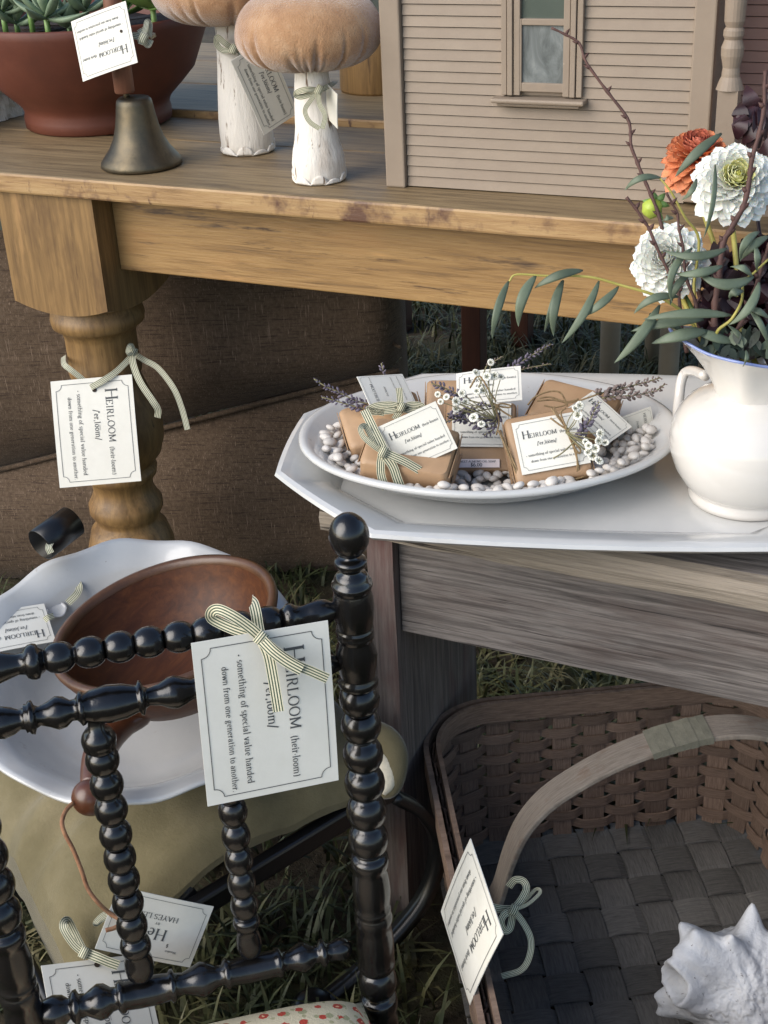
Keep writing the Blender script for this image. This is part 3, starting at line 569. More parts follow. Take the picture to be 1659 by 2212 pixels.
for v in (0.0, L2):
    hp = [sp_(L1, v, RZ - .01), sp_(L1 + .035, v + .0, RZ - .05), sp_(L1 + .055, v, RZ - .11), sp_(L1 + .03, v, RZ - .18), sp_(L1 - .05, v, RZ - .235), sp_(L1 - .11, v, .012)]
    MB().strip(smoothpath(hp, 6), .018, wd=sv_, th=.012).build('curved_leg', black_metal, ST)
    MB().lathe([(0, 0), (.024, 0), (.024, .02), (.014, .03), (0, .03)], sp_(L1 - .115, v, 0), seg=20).build('foot', black_metal, ST)
    hp = [sp_(.10, v, RZ - .01), sp_(.0, v + .0, RZ - .07), sp_(-.05, v, RZ - .11), sp_(.0, v, .06), sp_(.10, v, .01)]
    MB().strip(smoothpath(hp, 6), .016, wd=sv_, th=.012).build('curved_leg', black_metal, ST)
    MB().lathe([(0, 0), (.02, 0), (.02, .02), (.012, .03), (0, .03)], sp_(.10, v, 0), seg=20).build('foot', black_metal, ST)
# velvet throw: rounded slab that sags over the near corner
m = MB(); nu, nv = 44, 40; rows = []
u0, u1_, v0, v1_ = .0, L1 + .012, -.008, L2 + .02
def throw_z(s, t):
    e = (1 - abs(2 * s - 1) ** 5) * (1 - abs(2 * t - 1) ** 5); z = RZ + .018 + .036 * max(e, 0) ** .5
    sag = max(0, 1 - s / .42) ; z -= .055 * sag ** 1.6 + .02 * sag * max(0, 1 - t / .5)
    return z
top = []
for i in range(nu + 1):
    s = i / nu; row = []
    for j in range(nv + 1):
        t = j / nv; sg = max(0, 1 - s / .35); u = u0 + (u1_ - u0) * s - .03 * sg ** 2; v = v0 + (v1_ - v0) * t
        wr = .006 * noise.noise(Vector((s * 3.2 + 4, t * 9, 0))) * (1 + 2 * sg) + .004 * noise.noise(Vector((s * 9, t * 5, 4)))
        row.append(sp_(u, v, throw_z(s, t) + wr))
    top.append(row)
botm = [[(p[0], p[1], min(p[2], RZ + .018) - .008 - .05 * max(0, 1 - i / nu / .35) ** 2 * 1) for p in r] for i, r in enumerate(top)]
m.grid(top); m.grid(botm[::-1])
m.grid([[r[0] for r in top], [r[0] for r in botm]]); m.grid([[r[-1] for r in botm], [r[-1] for r in top]]); m.grid([top[-1], botm[-1]]); m.grid([botm[0], top[0]])
m.build('velvet_throw', olive_velvet, ST)
# rolled corner of the throw that sticks out at the far right
q0 = depth(sp_(L1, 0, RZ + .03))
roll = MB().tube(smoothpath([atd(800, 1575, q0 + .03), atd(826, 1590, q0 + .01), atd(846, 1620, q0), atd(850, 1660, q0 - .01), atd(842, 1700, q0 - .01), atd(820, 1716, q0 - .01)], 5), [.006 + .010 * math.sin(math.pi * min(1, (k + 3) / 28)) for k in range(26)], 12)
roll.build('rolled_fold', olive_velvet, ST)
MB().tube(smoothpath([atd(806, 1625, q0), atd(828, 1650, q0 - .012), atd(836, 1685, q0 - .016), atd(822, 1712, q0 - .018)], 5), [.006 + .006 * math.sin(math.pi * k / 15) for k in range(16)], 12).build('folded_hem', cream_weave, ST)
# ================================================================ ON THE FARM TABLE
def base_at(x, y, z): p = atz(x, y, z); return p, depth(p) / F
# ---- terracotta bowl
bc, s = base_at(216, 262, zt); zz = s / math.cos(math.radians(16))
P = thing('terracotta_bowl', bc, 'wide footed terracotta bowl planted with succulents', 'planter')
pf = [(0, 0), (150, 0), (156, 4), (157, 22), (154, 34), (158, 44), (164, 52), (188, 74), (216, 102), (234, 143), (249, 178), (254, 196), (256, 210), (252, 214), (244, 212), (238, 196), (225, 165), (0, 160)]
MB().lathe([(r * s, h * zz) for r, h in pf], bc, seg=64).build('pot', terracotta, P)
rimz = bc[2] + 212 * zz; soilz = bc[2] + 186 * zz
MB().lathe([(0, 0), (238 * s, -.002), (238 * s, -.006), (0, -.006)][::-1], (bc[0], bc[1], soilz), seg=40, fn=lambda r, h, a: (r, h + .004 * math.sin(9 * a))).build('soil', soil_mat, P)
# ---- succulents: thick pointed leaves in rosettes
def leaf_mesh(name, L, w, th, curve, mat, tip=1.3, n=9, seg=8):
    m = MB(); rows = []
    for i in range(n + 1):
        t = i / n; r = (math.sin(math.pi * min(1, .12 + .88 * t) ** tip) ** .75) * (1 - t ** 6) + .02
        c = np.array([L * t, 0, curve * L * t * t])
        rows.append([c + np.array([0, w * r * math.cos(a), th * r * math.sin(a) * (1 if math.sin(a) < 0 else .45)]) for a in [2 * math.pi * k / seg for k in range(seg)]])
    m.grid(rows, cu=True, capa=True, capb=True); me = m.mesh(name); me.materials.append(mat); return me
lfA = leaf_mesh('leaf', .062, .0085, .006, .25, leaf_mat); lfB = leaf_mesh('leaf', .045, .012, .005, .35, leaf_mat, 1.0); lfC = leaf_mesh('leaf', .075, .021, .004, .3, leaf_green, .9)
def rosette(x, y, z, me, n, label, tilt=(0, 0), sc=1, t0=.15, t1=1.2, stem=True):
    c = atz(x, y, z); rng = random.Random(int(x * 7 + y)); t = thing('succulent_plant', (c[0], c[1], soilz), label, 'plant', 'succulents in the terracotta bowl')
    if stem: MB().tube([(c[0], c[1], soilz - .004), (c[0], c[1], z + .004)], .004, 8).build('stem', leaf_green, t)
    for k in range(n):
        a = k * 2.4 + rng.uniform(-.2, .2); el = t0 + (t1 - t0) * (k / n) + rng.uniform(-.1, .1); sz = sc * (1 - .45 * k / n) * rng.uniform(.85, 1.1)
        Mx = Matrix.Translation(Vector(c) + Vector((0, 0, .01 * k / n))) @ Matrix.Rotation(a, 4, 'Z') @ Matrix.Rotation(-el, 4, 'Y') @ Matrix.Diagonal((sz, sz, sz, 1))
        inst('leaf', me, Mx, t)
rosette(36, 52, soilz + .012, lfA, 13, 'grey green succulent with long finger leaves at the bowl edge', sc=1.05)
rosette(100, 40, soilz + .03, lfA, 15, 'tall grey green succulent beside the bell tag', sc=1.1, t0=.0)
rosette(150, 58, soilz + .014, lfB, 16, 'small plump grey green succulent rosette near the rim')
rosette(185, 24, soilz + .034, lfA, 14, 'grey green succulent leaning behind the paper tag', sc=1.0)
rosette(62, 12, soilz + .04, lfB, 18, 'pale succulent rosette at the back of the bowl', sc=1.3)
rosette(6, 28, soilz + .03, lfA, 13, 'grey green succulent with narrow leaves on the far rim', sc=1.0)
rosette(330, 18, soilz + .034, lfC, 12, 'broad leaved bright green succulent behind the bell handle', t0=.1)
rosette(262, 30, soilz + .02, lfC, 10, 'bright green succulent rosette under the paper tag', sc=.8)
rosette(410, 40, soilz + .008, lfC, 9, 'bright green succulent at the bowl rim beside the mushrooms', sc=.8, t0=0)
# ---- hand bell
bc2, s = base_at(307, 357, zt); zz = s / math.cos(math.radians(15.5))
P = thing('hand_bell', bc2, 'aged bronze hand bell with a brown wooden handle', 'bell')
pf = [(74, 2), (84, 0), (88, 4), (86, 12), (78, 22), (65, 38), (54, 58), (47, 80), (42, 104), (39, 124), (37, 133), (32, 138), (0, 139.5)]
MB().lathe([(r * s, h * zz) for r, h in pf], bc2, seg=56).build('bell_body', bronze, P)
MB().lathe([(0, 137 * zz), (7 * s, 137 * zz), (7 * s, 150 * zz), (0, 150 * zz)], bc2 + RGT * (-14 * s), seg=12).build('ferrule', bronze, P)
h0 = bc2 + np.array([0, 0, 147 * zz]) + RGT * (-17 * s); h1 = h0 + np.array([0, 0, 212 * zz]) + RGT * (-1 * s)
m = MB(); hp = [(0, 0), (19, 0), (21, 3), (21, 60), (20.5, 120), (19.5, 170), (17.5, 202), (14, 210), (0, 212)]
m.lathe([(r * s, h * zz) for r, h in hp], h0, h1 - h0, seg=24); m.build('handle', handle_wood, P)
BELLH = h0; BELLS = s
# ---- velvet mushrooms
def mushroom(x, y, stem_prof, capx, capy, rcap, hcap, label, lean=0, seed=1):
    c, s = base_at(x, y, zt); zz = s / math.cos(math.radians(15)); t = thing('decor_mushroom', c, label, 'mushroom ornament', 'velvet mushrooms on the farm table')
    top = max(h for r, h in stem_prof); cc = c + np.array([0, 0, 0])
    pc_ = atd(capx, capy, depth(c + np.array([0, 0, top * zz])))          # cap centre
    m = MB(); rows = []
    rng = random.Random(seed)
    for r, h in stem_prof:
        o = c * 1.0; o[2] += h * zz; k = (h / top) ** 1.5; o[:2] += (pc_[:2] - c[:2]) * k * .9; row = []
        for j in range(40):
            a = 2 * math.pi * j / 40; rr = r * s * (1 + .02 * math.sin(3 * a + h * .02) + .012 * noise.noise(Vector((a * 6, h * .05, seed))))
            row.append(o + np.array([math.cos(a), math.sin(a), 0]) * rr)
        rows.append(row)
    m.grid(rows, cu=True, capa=True, capb=True); st = m.build('stem', stem_white, t)
    # curled root petals round the foot
    nb = 10; r0 = stem_prof[0][0] * s
    for k in range(nb):
        a0 = 2 * math.pi * (k + .3 * rng.random()) / nb; q = MB(); rows = []
        for i in range(5):
            u = i / 4; row = []
            for j in range(9):
                v = j / 8 * 2 - 1; aa = a0 + v * .42 * (1 - .1 * u); hgt = ((16 + 8 * math.sin(k * 2.7)) * (1 - abs(v) ** 2.2) * u + 2) * zz
                rr = np.interp(hgt / zz, [p[1] for p in stem_prof], [p[0] for p in stem_prof]) * s + .0016 + .0008 * (1 - u) + .0006 * math.sin(k * 2.1)
                row.append(c + np.array([math.cos(aa) * rr, math.sin(aa) * rr, hgt]))
            rows.append(row)
        q.grid(rows); o = q.build('root_petal', stem_white, st); sm = o.modifiers.new('sol', 'SOLIDIFY'); sm.thickness = .0018; sm.offset = -1
    # cap: stuffed velvet cushion gathered underneath
    m = MB(); pr = []
    for i in range(30):
        a = -math.pi / 2 + math.pi * (i + .0) / 29; ca, sa_ = math.cos(a), math.sin(a)
        r = rcap * (abs(ca) ** .62); h = hcap * (sa_ if sa_ > 0 else sa_ * .78) * (1 if sa_ > 0 else 1)
        pr.append((max(r, .5) * s, h * s))
    ph = [(rng.uniform(0, 6.28), rng.uniform(.022, .05), rng.uniform(.4, 1.0), rng.uniform(-.2, .45)) for _ in range(26)]
    def pleat(r, h, a):
        hn = h / (hcap * s); w = 0
        for (a0, wd, dp, top_) in ph:
            d_ = (a - a0 + math.pi) % (2 * math.pi) - math.pi; k = max(0, min(1, (top_ - hn) / .5)); w += dp * k * math.exp(-(d_ / wd) ** 2)
        w = min(w, 1.4); lum = .010 * math.sin(3 * a + seed) + .008 * noise.noise(Vector((a * 2, hn * 2, seed)))
        return r * (1 - .036 * w + lum), h + .004 * w * (hn < 0)
    m.lathe(pr, pc_, seg=260, fn=pleat); m.build('cap', velvet_cap, t)
    return c, s
sp2 = [(50, 0), (54, 3), (57, 20), (57, 40), (53, 62), (47, 84), (43, 110), (41, 150), (38, 190), (35, 220), (34, 262)]
sp1 = [(50, 0), (55, 4), (57, 24), (57, 44), (55, 70), (52, 96), (47, 130), (42, 165), (38, 200), (35, 230), (34, 292)]
m2c, m2s = mushroom(690, 388, sp2, 667, 72, 153, 90, 'tan velvet mushroom ornament in front, with a narrow white stem and green bow', seed=5)
m1c, m1s = mushroom(536, 326, sp1, 487, -30, 158, 92, 'tan velvet mushroom ornament with a taller white stem, behind the other one', seed=9)
# ---- cut log behind
lc, s = base_at(816, 192, zt + .009)
t = thing('wooden_drum', lc, 'short pale wooden log section behind the mushrooms', 'log')
MB().lathe([(0, 0), (78 * s, 0), (80 * s, .004), (79 * s, .05), (80 * s, .10), (76 * s, .106), (0, .106)], lc, seg=40, fn=lambda r, h, a: (r * (1 + .015 * math.sin(3 * a + 1)), h)).build('log_section', wood_leg, t)
# ---- white carved trough at the left end
wc = atz(8, 236, zt + .0)
t = thing('carved_trough', wc, 'white carved stone trough behind the terracotta bowl', 'trough')
ex = nrm(atz(52, 246, zt) - atz(0, 262, zt)); ey = np.array([-ex[1], ex[0], 0]); o_ = atz(52, 246, zt)
m = MB(); rows = []
for i in range(13):
    h = .09 * i / 12; rows.append([o_ - ex * .25 * j / 30 + np.array([0, 0, h]) + ey * (-.004 * abs(math.sin(j * .8 + i * .5)) - .003 * noise.noise(Vector((j * .7, i * .9, 0)))) for j in range(31)])
m.grid(rows); m.prism([o_ + ey * .004, o_ - ex * .25 + ey * .004, o_ - ex * .25 + ey * .12, o_ + ey * .12], (0, 0, .088)); m.build('trough_body', stem_white, t, smooth=False)

# ================================================================ ON THE BENCH
TE, TF = np.array([math.cos(math.radians(16)), math.sin(math.radians(16)), 0]), np.array([-math.sin(math.radians(16)), math.cos(math.radians(16)), 0])
TO = TE * -.010 + TF * 1.273
def tp(e, f, z): return TO + TE * e + TF * f + np.array([0, 0, z])
# ---- octagonal platter
t = thing('octagonal_platter', tp(0, 0, BZ1), 'large white octagonal ironstone platter on the grey bench', 'platter')
def octo(k, kd, z, bow=0.0, n=6):
    a, b = .302 * k - kd, .193 * k - kd; c, d = .185 * (k - .0) - kd * .45, .073 * k - kd * .2
    P8 = [(-a, -d), (-c, -b), (c, -b), (a, -d), (a, d), (c, b), (-c, b), (-a, d)]; out = []
    for i in range(8):
        p, q = P8[i], P8[(i + 1) % 8]; nx, ny = q[1] - p[1], -(q[0] - p[0]); l = math.hypot(nx, ny)
        for j in range(n): u = j / n; bb = bow * l * 4 * u * (1 - u); out.append(tp(p[0] + (q[0] - p[0]) * u + nx / l * bb, p[1] + (q[1] - p[1]) * u + ny / l * bb, z))
    return out
rows = [octo(1, .066, .5602, .01), octo(1, .070, .5605, .01), octo(1, .060, .5635, .012), octo(1, .012, .581, .02), octo(1, .001, .5850, .022), octo(1, -.0025, .5890, .024), octo(1, -.001, .5925, .024), octo(1, .004, .5940, .022), octo(1, .010, .5925, .02), octo(1, .036, .5835, .014), octo(1, .052, .5765, .012), octo(1, .062, .5676, .012), octo(1, .075, .5672, .01)]
m = MB(); m.grid(rows, cu=True, capa=True, capb=True); m.build('platter_body', porcelain, t, auto=28)
# ---- oval dish
OA = math.radians(16 + 7); OE, OF = np.array([math.cos(OA), math.sin(OA), 0]), np.array([-math.sin(OA), math.cos(OA), 0]); OC = tp(-.093, .003, 0)
def op(e, f, z): return OC * [1, 1, 0] + OE * e + OF * f + np.array([0, 0, z])
t = thing('oval_dish', op(0, 0, .5676), 'white oval stoneware dish filled with pebbles and wrapped soaps', 'dish')
def oval(k, z, n=96): return [op(k[0] * math.cos(2 * math.pi * j / n), k[1] * math.sin(2 * math.pi * j / n), z + .0006 * math.sin(5 * 2 * math.pi * j / n)) for j in range(n)]
A_, B_ = .197, .150
rows = [oval((A_ - .085, B_ - .072), .5680), oval((A_ - .078, B_ - .066), .5678), oval((A_ - .072, B_ - .06), .5710), oval((A_ - .04, B_ - .034), .5860), oval((A_ - .012, B_ - .010), .6030), oval((A_ - .003, B_ - .002), .6070), oval((A_, B_), .6100), oval((A_ - .0015, B_ - .0012), .6130), oval((A_ - .006, B_ - .005), .6140), oval((A_ - .011, B_ - .009), .6120),
        oval((A_ - .03, B_ - .025), .5990), oval((A_ - .06, B_ - .048), .5840), oval((A_ - .085, B_ - .068), .5760), oval((A_ - .11, B_ - .085), .5735)]
m = MB(); m.grid(rows, cu=True, capa=True, capb=True); m.build('dish_body', porcelain2, t)
def dish_z(e, f):
    r = math.hypot(e / A_, f / B_); return float(np.interp(r, [0, .44, .57, .70, .85, .94, 1.0], [.5735, .5735, .576, .584, .599, .612, .613]))
# ---- pebbles
def pebble_mesh(k):
    m = MB(); rows = []; sc = (.0070, .0050, .0037); rng = random.Random(k)
    for i in range(7):
        a = -math.pi / 2 + math.pi * i / 6
        rows.append([(sc[0] * (math.cos(a) * math.cos(b) + .08 * math.sin(a * 2)) * (1 + .1 * math.sin(b + k)), sc[1] * math.cos(a) * math.sin(b), sc[2] * math.sin(a)) for b in [2 * math.pi * j / 10 for j in range(10)]])
    m.grid(rows, cu=True); me = m.mesh('pebble'); me.materials.append(pebble_mat); return me
pms = [pebble_mesh(k) for k in range(5)]
rng = random.Random(11); pts = []
for _ in range(30000):
    e, f = rng.uniform(-.17, .17), rng.uniform(-.132, .132); r = math.hypot(e / A_, f / B_)
    if r > .865: continue
    p = proj(op(e, f, dish_z(e, f) + .006))
    if p[1] < 925 or 812 < p[0] < 955 and p[1] < 1048 or 960 < p[0] < 1112 and p[1] < 998 or 1128 < p[0] < 1262 and p[1] < 1042: continue
    lay = 0 if len(pts) < 170 else 1
    if all((e - a) ** 2 + (f - b) ** 2 > (.0088 if l == lay else .0035) ** 2 for a, b, l in pts): pts.append((e, f, lay))
    if len(pts) > 297: break
for e, f, lay in pts:
    z = dish_z(e, f) + .0045 + lay * .0055; sc = rng.uniform(.75, 1.12)
    Mx = Matrix.Translation(Vector(op(e, f, z))) @ Matrix.Rotation(rng.uniform(0, 6.28), 4, 'Z') @ Matrix.Rotation(rng.uniform(-.4, .4), 4, 'X') @ Matrix.Rotation(rng.uniform(-.35, .35), 4, 'Y') @ Matrix.Diagonal((sc, sc * rng.uniform(.85, 1.15), sc, 1))
    tag(inst('pebble', rng.choice(pms), Mx), 'smooth white pebble lying in the oval dish under the soaps', 'pebble', 'white pebbles in the oval dish')
# ---- kraft paper soap parcels
def toward(P): return nrm(CAM - np.array(P))
def plane_axes(P, n, dpx):
    """axes on the plane through P with normal n; ux follows image direction dpx"""
    n = nrm(n); q = proj(P); a = onpl(q[0] + dpx[0] * 10, q[1] + dpx[1] * 10, P, n) - P; ux = nrm(a); uy = np.cross(n, ux); return ux, uy, n
def parcel(px, t_, dpx, nmix, w, h, th, label, fold=True):
    P = at(px[0], px[1], t_); n = nrm(toward(P) * nmix[0] + np.array([0, 0, 1]) * nmix[1] + RGT * nmix[2]); ux, uy, n = plane_axes(P, n, dpx)
    T_ = thing('soap_parcel', P - n * th, label, 'soap', 'wrapped soaps in the oval dish')
    m = MB(); r = .006; rows = []
    def ring(a, b, z): # rounded rectangle
        out = []
        for cx_, cy_, a0 in ((a - r, b - r, 0), (-a + r, b - r, 90), (-a + r, -b + r, 180), (a - r, -b + r, 270)):
            for k in range(4): g = math.radians(a0 + 30 * k); out.append(P + ux * (cx_ + r * math.cos(g)) + uy * (cy_ + r * math.sin(g)) + n * z)
        return out
    for a, b, z in ((w / 2 - .003, h / 2 - .003, -th), (w / 2, h / 2, -th + .003), (w / 2 + .0005, h / 2 + .0006, -th * .5), (w / 2, h / 2, -.004), (w / 2 - .002, h / 2 - .002, -.001), (w / 2 - .006, h / 2 - .006, 0)): rows.append(ring(a, b, z))
    for r_ in rows[1:-1]:
        for k in range(len(r_)): r_[k] = r_[k] + n * .0012 * noise.noise(Vector(r_[k] * 60)) + ux * .0008 * noise.noise(Vector(r_[k] * 90))
    m.grid(rows, cu=True, capa=True, capb=True); b = m.build('paper_wrap', kraft, T_, auto=40)
    if fold:
        for sg in (-1, 1):   # triangular end flaps of the wrapping
            q = MB(); e0 = P + ux * sg * (w / 2 + .0012); th2 = th * .92
            q.prism([e0 + uy * h * .47 - n * .004, e0 - uy * h * .47 - n * .004, e0 - uy * h * .10 - n * th2 * .72, e0 + uy * h * .10 - n * th2 * .72], ux * sg * .0008)
            q.prism([e0 + uy * h * .46 - n * th2, e0 - uy * h * .46 - n * th2, e0 - n * th2 * .45], ux * sg * .0014)
            q.build('paper_flap', kraft, T_, smooth=False)
    return T_, P, ux, uy, n
soapA = parcel((886, 962), 1.325, (.985, .17), (.62, 1, 0), .088, .062, .036, 'kraft paper soap with a striped ribbon and tilted tag in front of the left pair')
soapB = parcel((826, 902), 1.405, (.96, -.26), (.55, 1, -.15), .084, .060, .040, 'kraft paper soap with a dark striped bow behind the ribbon tied soap')
soapC = parcel((1038, 942), 1.385, (1, .01), (1, .38, 0), .072, .074, .03, 'kraft paper soap under the lavender bunch with a price sticker')
soapD = parcel((1185, 963), 1.335, (.984, -.18), (1, .36, .10), .076, .071, .030, 'kraft paper soap tied with jute twine in front at the right')
soapE = parcel((1240, 875), 1.435, (.96, .26), (.55, 1, 0), .085, .060, .030, 'kraft paper soap with loose twine behind the twine tied one')
soapF = parcel((985, 862), 1.47, (1, .0), (.8, .6, 0), .064, .050, .03, 'kraft paper soap at the back of the dish behind the lavender bunch')
# price sticker on soapC is placed with the printed cards below
# ---- pitcher
pc0 = atz(1608, 1072, .5674); ps = depth(pc0) / F
PT = thing('pitcher', pc0, 'cream glazed round bellied pitcher with scalloped blue edged mouth holding flowers', 'pitcher')
ce = math.cos(math.radians(25)); zz = ps / ce
bp = [(0, 0), (112, 0), (119, 3), (121, 12), (119, 22), (118, 27), (124, 31), (138, 44), (154, 70), (164, 100), (167, 125), (164, 150), (154, 174), (138, 194), (118, 208), (98, 216), (84, 222), (80, 226)]
def lob(r, h, a): k = max(0, min(1, (h / zz - 218) / 60)); return r * (1 + .035 * k * abs(math.cos(3 * a)) ** .6), h
MB().lathe([(r * ps, h * zz) for r, h in bp], pc0, seg=72).build('body', cream_glaze, PT)
def flare(r, h, a, inn=0):
    hh = h / zz; k = max(0, min(1, (hh - 224) / 95)); al = a - A0
    flute = .115 * min(1, k * 2.5 + .15) * (abs(math.cos(3 * al)) ** 2.5 - .35)
    spout = .34 * k ** 1.7 * max(0, math.cos(al)) ** 5
    return r * (1 + flute + spout), h + zz * (26 * k ** 2.5 * max(0, math.cos(al)) ** 4 + 5 * k ** 3 * math.cos(6 * al))
spd = atz(1440, 740, .566) ; e1_ = nrm(np.cross((0, 0, 1), (0, 1, 0))); e2_ = np.cross((0, 0, 1), e1_)
dv = nrm(-RGT * [1, 1, 0] + np.array([0, 0, 0])); A0 = math.atan2(dv.dot(e2_), dv.dot(e1_))
np_ = [(82, 212), (80, 224), (81, 238), (85, 254), (92, 270), (102, 288), (114, 304), (125, 315), (130, 319)]
ni_ = [(130, 319), (131, 322), (128, 324)]
nin = [(128, 324), (124, 321), (108, 304), (95, 288), (86, 270), (78, 254), (75, 236), (0, 234)]
MB().lathe([(r * ps, h * zz) for r, h in np_], pc0, seg=120, fn=flare, caps=False).build('neck', cream_glaze, PT)
MB().lathe([(r * ps, h * zz) for r, h in ni_ + nin[1:2]], pc0, seg=120, fn=flare, caps=False).build('rim_band', blue_glaze, PT)
MB().lathe([(r * ps, h * zz) for r, h in nin[1:]], pc0, seg=120, fn=flare, caps=False).build('inside', cream_glaze, PT)
hd = depth(pc0) + .07
hpts = [atd(1524, 812, hd - .05), atd(1500, 802, hd - .02), atd(1482, 804, hd), atd(1472, 822, hd), atd(1467, 858, hd), atd(1464, 890, hd - .01), atd(1468, 912, hd - .03), atd(1482, 922, hd - .05)]
MB().tube(smoothpath(hpts, 5), .0054, 14).build('handle', cream_glaze, PT)
MOUTH = pc0 + np.array([0, 0, 285 * zz])
# ================================================================ FLOWERS IN THE PITCHER
pd = depth(MOUTH) + .025
petal_white = M('white_petal', [(.3, S(236, 236, 226)), (.7, S(244, 244, 236))], nscale=30, rough=.6, bump=.05, rnd=.03, sss=.6)
petal_cream = M('pale_yellow_petal', [(.3, S(228, 226, 160)), (.7, S(238, 236, 190))], nscale=30, rough=.6, bump=.05, rnd=.04, sss=.5)
petal_yell = M('yellow_green_petal', [(.3, S(204, 204, 96)), (.7, S(222, 220, 124))], nscale=30, rough=.6, bump=.05, rnd=.05)
petal_orange = M('orange_petal', [(.3, S(206, 120, 76)), (.7, S(226, 150, 106))], nscale=30, rough=.6, bump=.05, rnd=.10, sss=.4)
petal_rose = M('dusky_orange_petal', [(.3, S(168, 84, 64)), (.7, S(200, 114, 88))], nscale=30, rough=.6, bump=.05, rnd=.08)
petal_wine = M('burgundy_petal', [(.3, S(34, 10, 18)), (.7, S(62, 18, 34))], nscale=24, rough=.55, bump=.05, rnd=.35)
leaf_dark = M('dark_green_leaf', [(.3, S(24, 32, 22)), (.7, S(44, 56, 36))], nscale=24, rough=.5, bump=.1, rnd=.25)
leaf_wine = M('dark_wine_leaf', [(.3, S(26, 12, 16)), (.7, S(52, 22, 30))], nscale=24, rough=.5, bump=.1, rnd=.3)
def petal_mesh(L, w, cup, bend, mat, tip=.5):
    m = MB(); rows = []; nw = 5
    for t in (0, .25, .5, .7, .82, .91, .97, 1):
        ww = w * (.35 + .65 * math.sin(math.pi * .5 * min(1, t / .65)) ** 1.3); row = []
        if t > .7: ww *= math.sqrt(max(0, 1 - ((t - .7) / .3) ** 2)) * .92 + .08
        for j in range(nw):
            v = j / (nw - 1) * 2 - 1; row.append((L * t - .03 * L * v * v * t, ww * v, cup * ww * v * v + bend * L * t * t))
        rows.append(row)
    m.grid(rows); me = m.mesh('petal'); me.materials.append(mat); return me
def dahlia(px, py, d, rpx, axis_px, label, mats, n=110, stem_to=None, name='dahlia', grp='dahlias in the pitcher', open_=1.75, cmat=None):
    C = atd(px, py, d); r = rpx * d / F; ax = nrm(RGT * axis_px[0] - UPV * axis_px[1] - FWD * axis_px[2]); ex, ey, ez = basis(ax)
    t = thing(name, C, label, 'flower', grp); rng = random.Random(int(px + py)); ms = {}
    for i in range(n):
        f = (i + .5) / n; th = open_ * f ** .62; ph = i * 2.39996 + rng.uniform(-.12, .12); L = r * (.30 + .72 * f ** .75) * rng.uniform(.93, 1.06)
        k = 0 if f > .34 else (1 if f > .10 else 2); b = int(f * 5)
        if (k, b) not in ms: ms[(k, b)] = petal_mesh(1, .20 + .05 * (f < .5), max(.22, .75 - .6 * f), .45 - .70 * f, mats[k])
        th2 = th + rng.uniform(-.05, .05); dr = ez * math.cos(th2) + (ex * math.cos(ph) + ey * math.sin(ph)) * math.sin(th2)
        side = nrm(np.cross(ez, dr)) if abs(math.sin(th2)) > 1e-3 else ex; nz = np.cross(dr, side)
        o = C + dr * r * .05 - ez * r * .30 * f
        Mx = frame(o, dr * L, side * L, nz * L); inst('petal', ms[(k, b)], Mx, t)
    if stem_to is not None:
        MB().tube(smoothpath([C - ez * r * .35, C - ez * r * .75 + np.array([0, 0, -.01]), (C + stem_to) / 2 + np.array([.0, 0, -.01]), stem_to], 6), .0026, 8).build('stem', euc_stem, t)
    return t
mouth = lambda dx=0, dy=0: MOUTH + RGT * dx + FWD * dy + np.array([0, 0, -.012])
dahlia(1589, 388, pd - .01, 92, (-.12, -.1, 1), 'large white dahlia with a yellow green heart below the orange bloom', (petal_white, petal_cream, petal_yell), 165, mouth(-.01, .01))
dahlia(1440, 560, pd + .0, 86, (-.42, .0, 1), 'white dahlia turned aside, crossed by dark twigs', (petal_white, petal_white, petal_cream), 165, mouth(-.025, .01))
dahlia(1507, 328, pd + .045, 82, (-.1, -.62, .75), 'orange dahlia nodding against the dollhouse', (petal_orange, petal_rose, petal_rose), 165, mouth(.0, .02), open_=2.1)
dahlia(1640, 690, pd + .01, 86, (-.3, .1, 1), 'dark burgundy dahlia just above the pitcher mouth', (petal_wine,) * 3, 80, mouth(.03, .0))
dahlia(1575, 600, pd + .05, 78, (-.5, -.2, .8), 'dark burgundy dahlia behind the eucalyptus leaves', (petal_wine,) * 3, 80, mouth(.01, .02))
dahlia(1650, 560, pd + .05, 78, (-.1, -.3, .9), 'dark burgundy dahlia below the white dahlia heart', (petal_wine,) * 3, 80, mouth(.03, .02))
# dark leaves round the burgundy blooms
rng = random.Random(5)
t = thing('burgundy_foliage', mouth(.02, .01), 'sprig of dark wine red leaves between the burgundy blooms', 'foliage')
for k in range(75):
    x, y = rng.uniform(1530, 1675), rng.uniform(570, 775); d = pd + rng.uniform(-.02, .035); a = rng.uniform(-2.6, -.5); l = rng.uniform(45, 85)
    pts = [atd(x + math.cos(a) * l * u, y + math.sin(a) * l * u + 12 * u * u, d - .02 * math.sin(3 * u)) for u in np.linspace(0, 1, 6)]
    MB().strip(pts, [.002, .012, .017, .014, .008, .001], nv=-FWD + RGT * rng.uniform(-.6, .6), th=.0006).build('leaf', leaf_wine, t, auto=50)
MB().tube(smoothpath([mouth(.02, .01), atd(1600, 660, pd + .02), atd(1620, 560, pd + .02)], 5), .002, 6).build('stem', leaf_wine, t)
t = thing('burgundy_foliage', mouth(.04, .02), 'dark wine red leaves rising behind the white dahlia to the dollhouse porch', 'foliage')
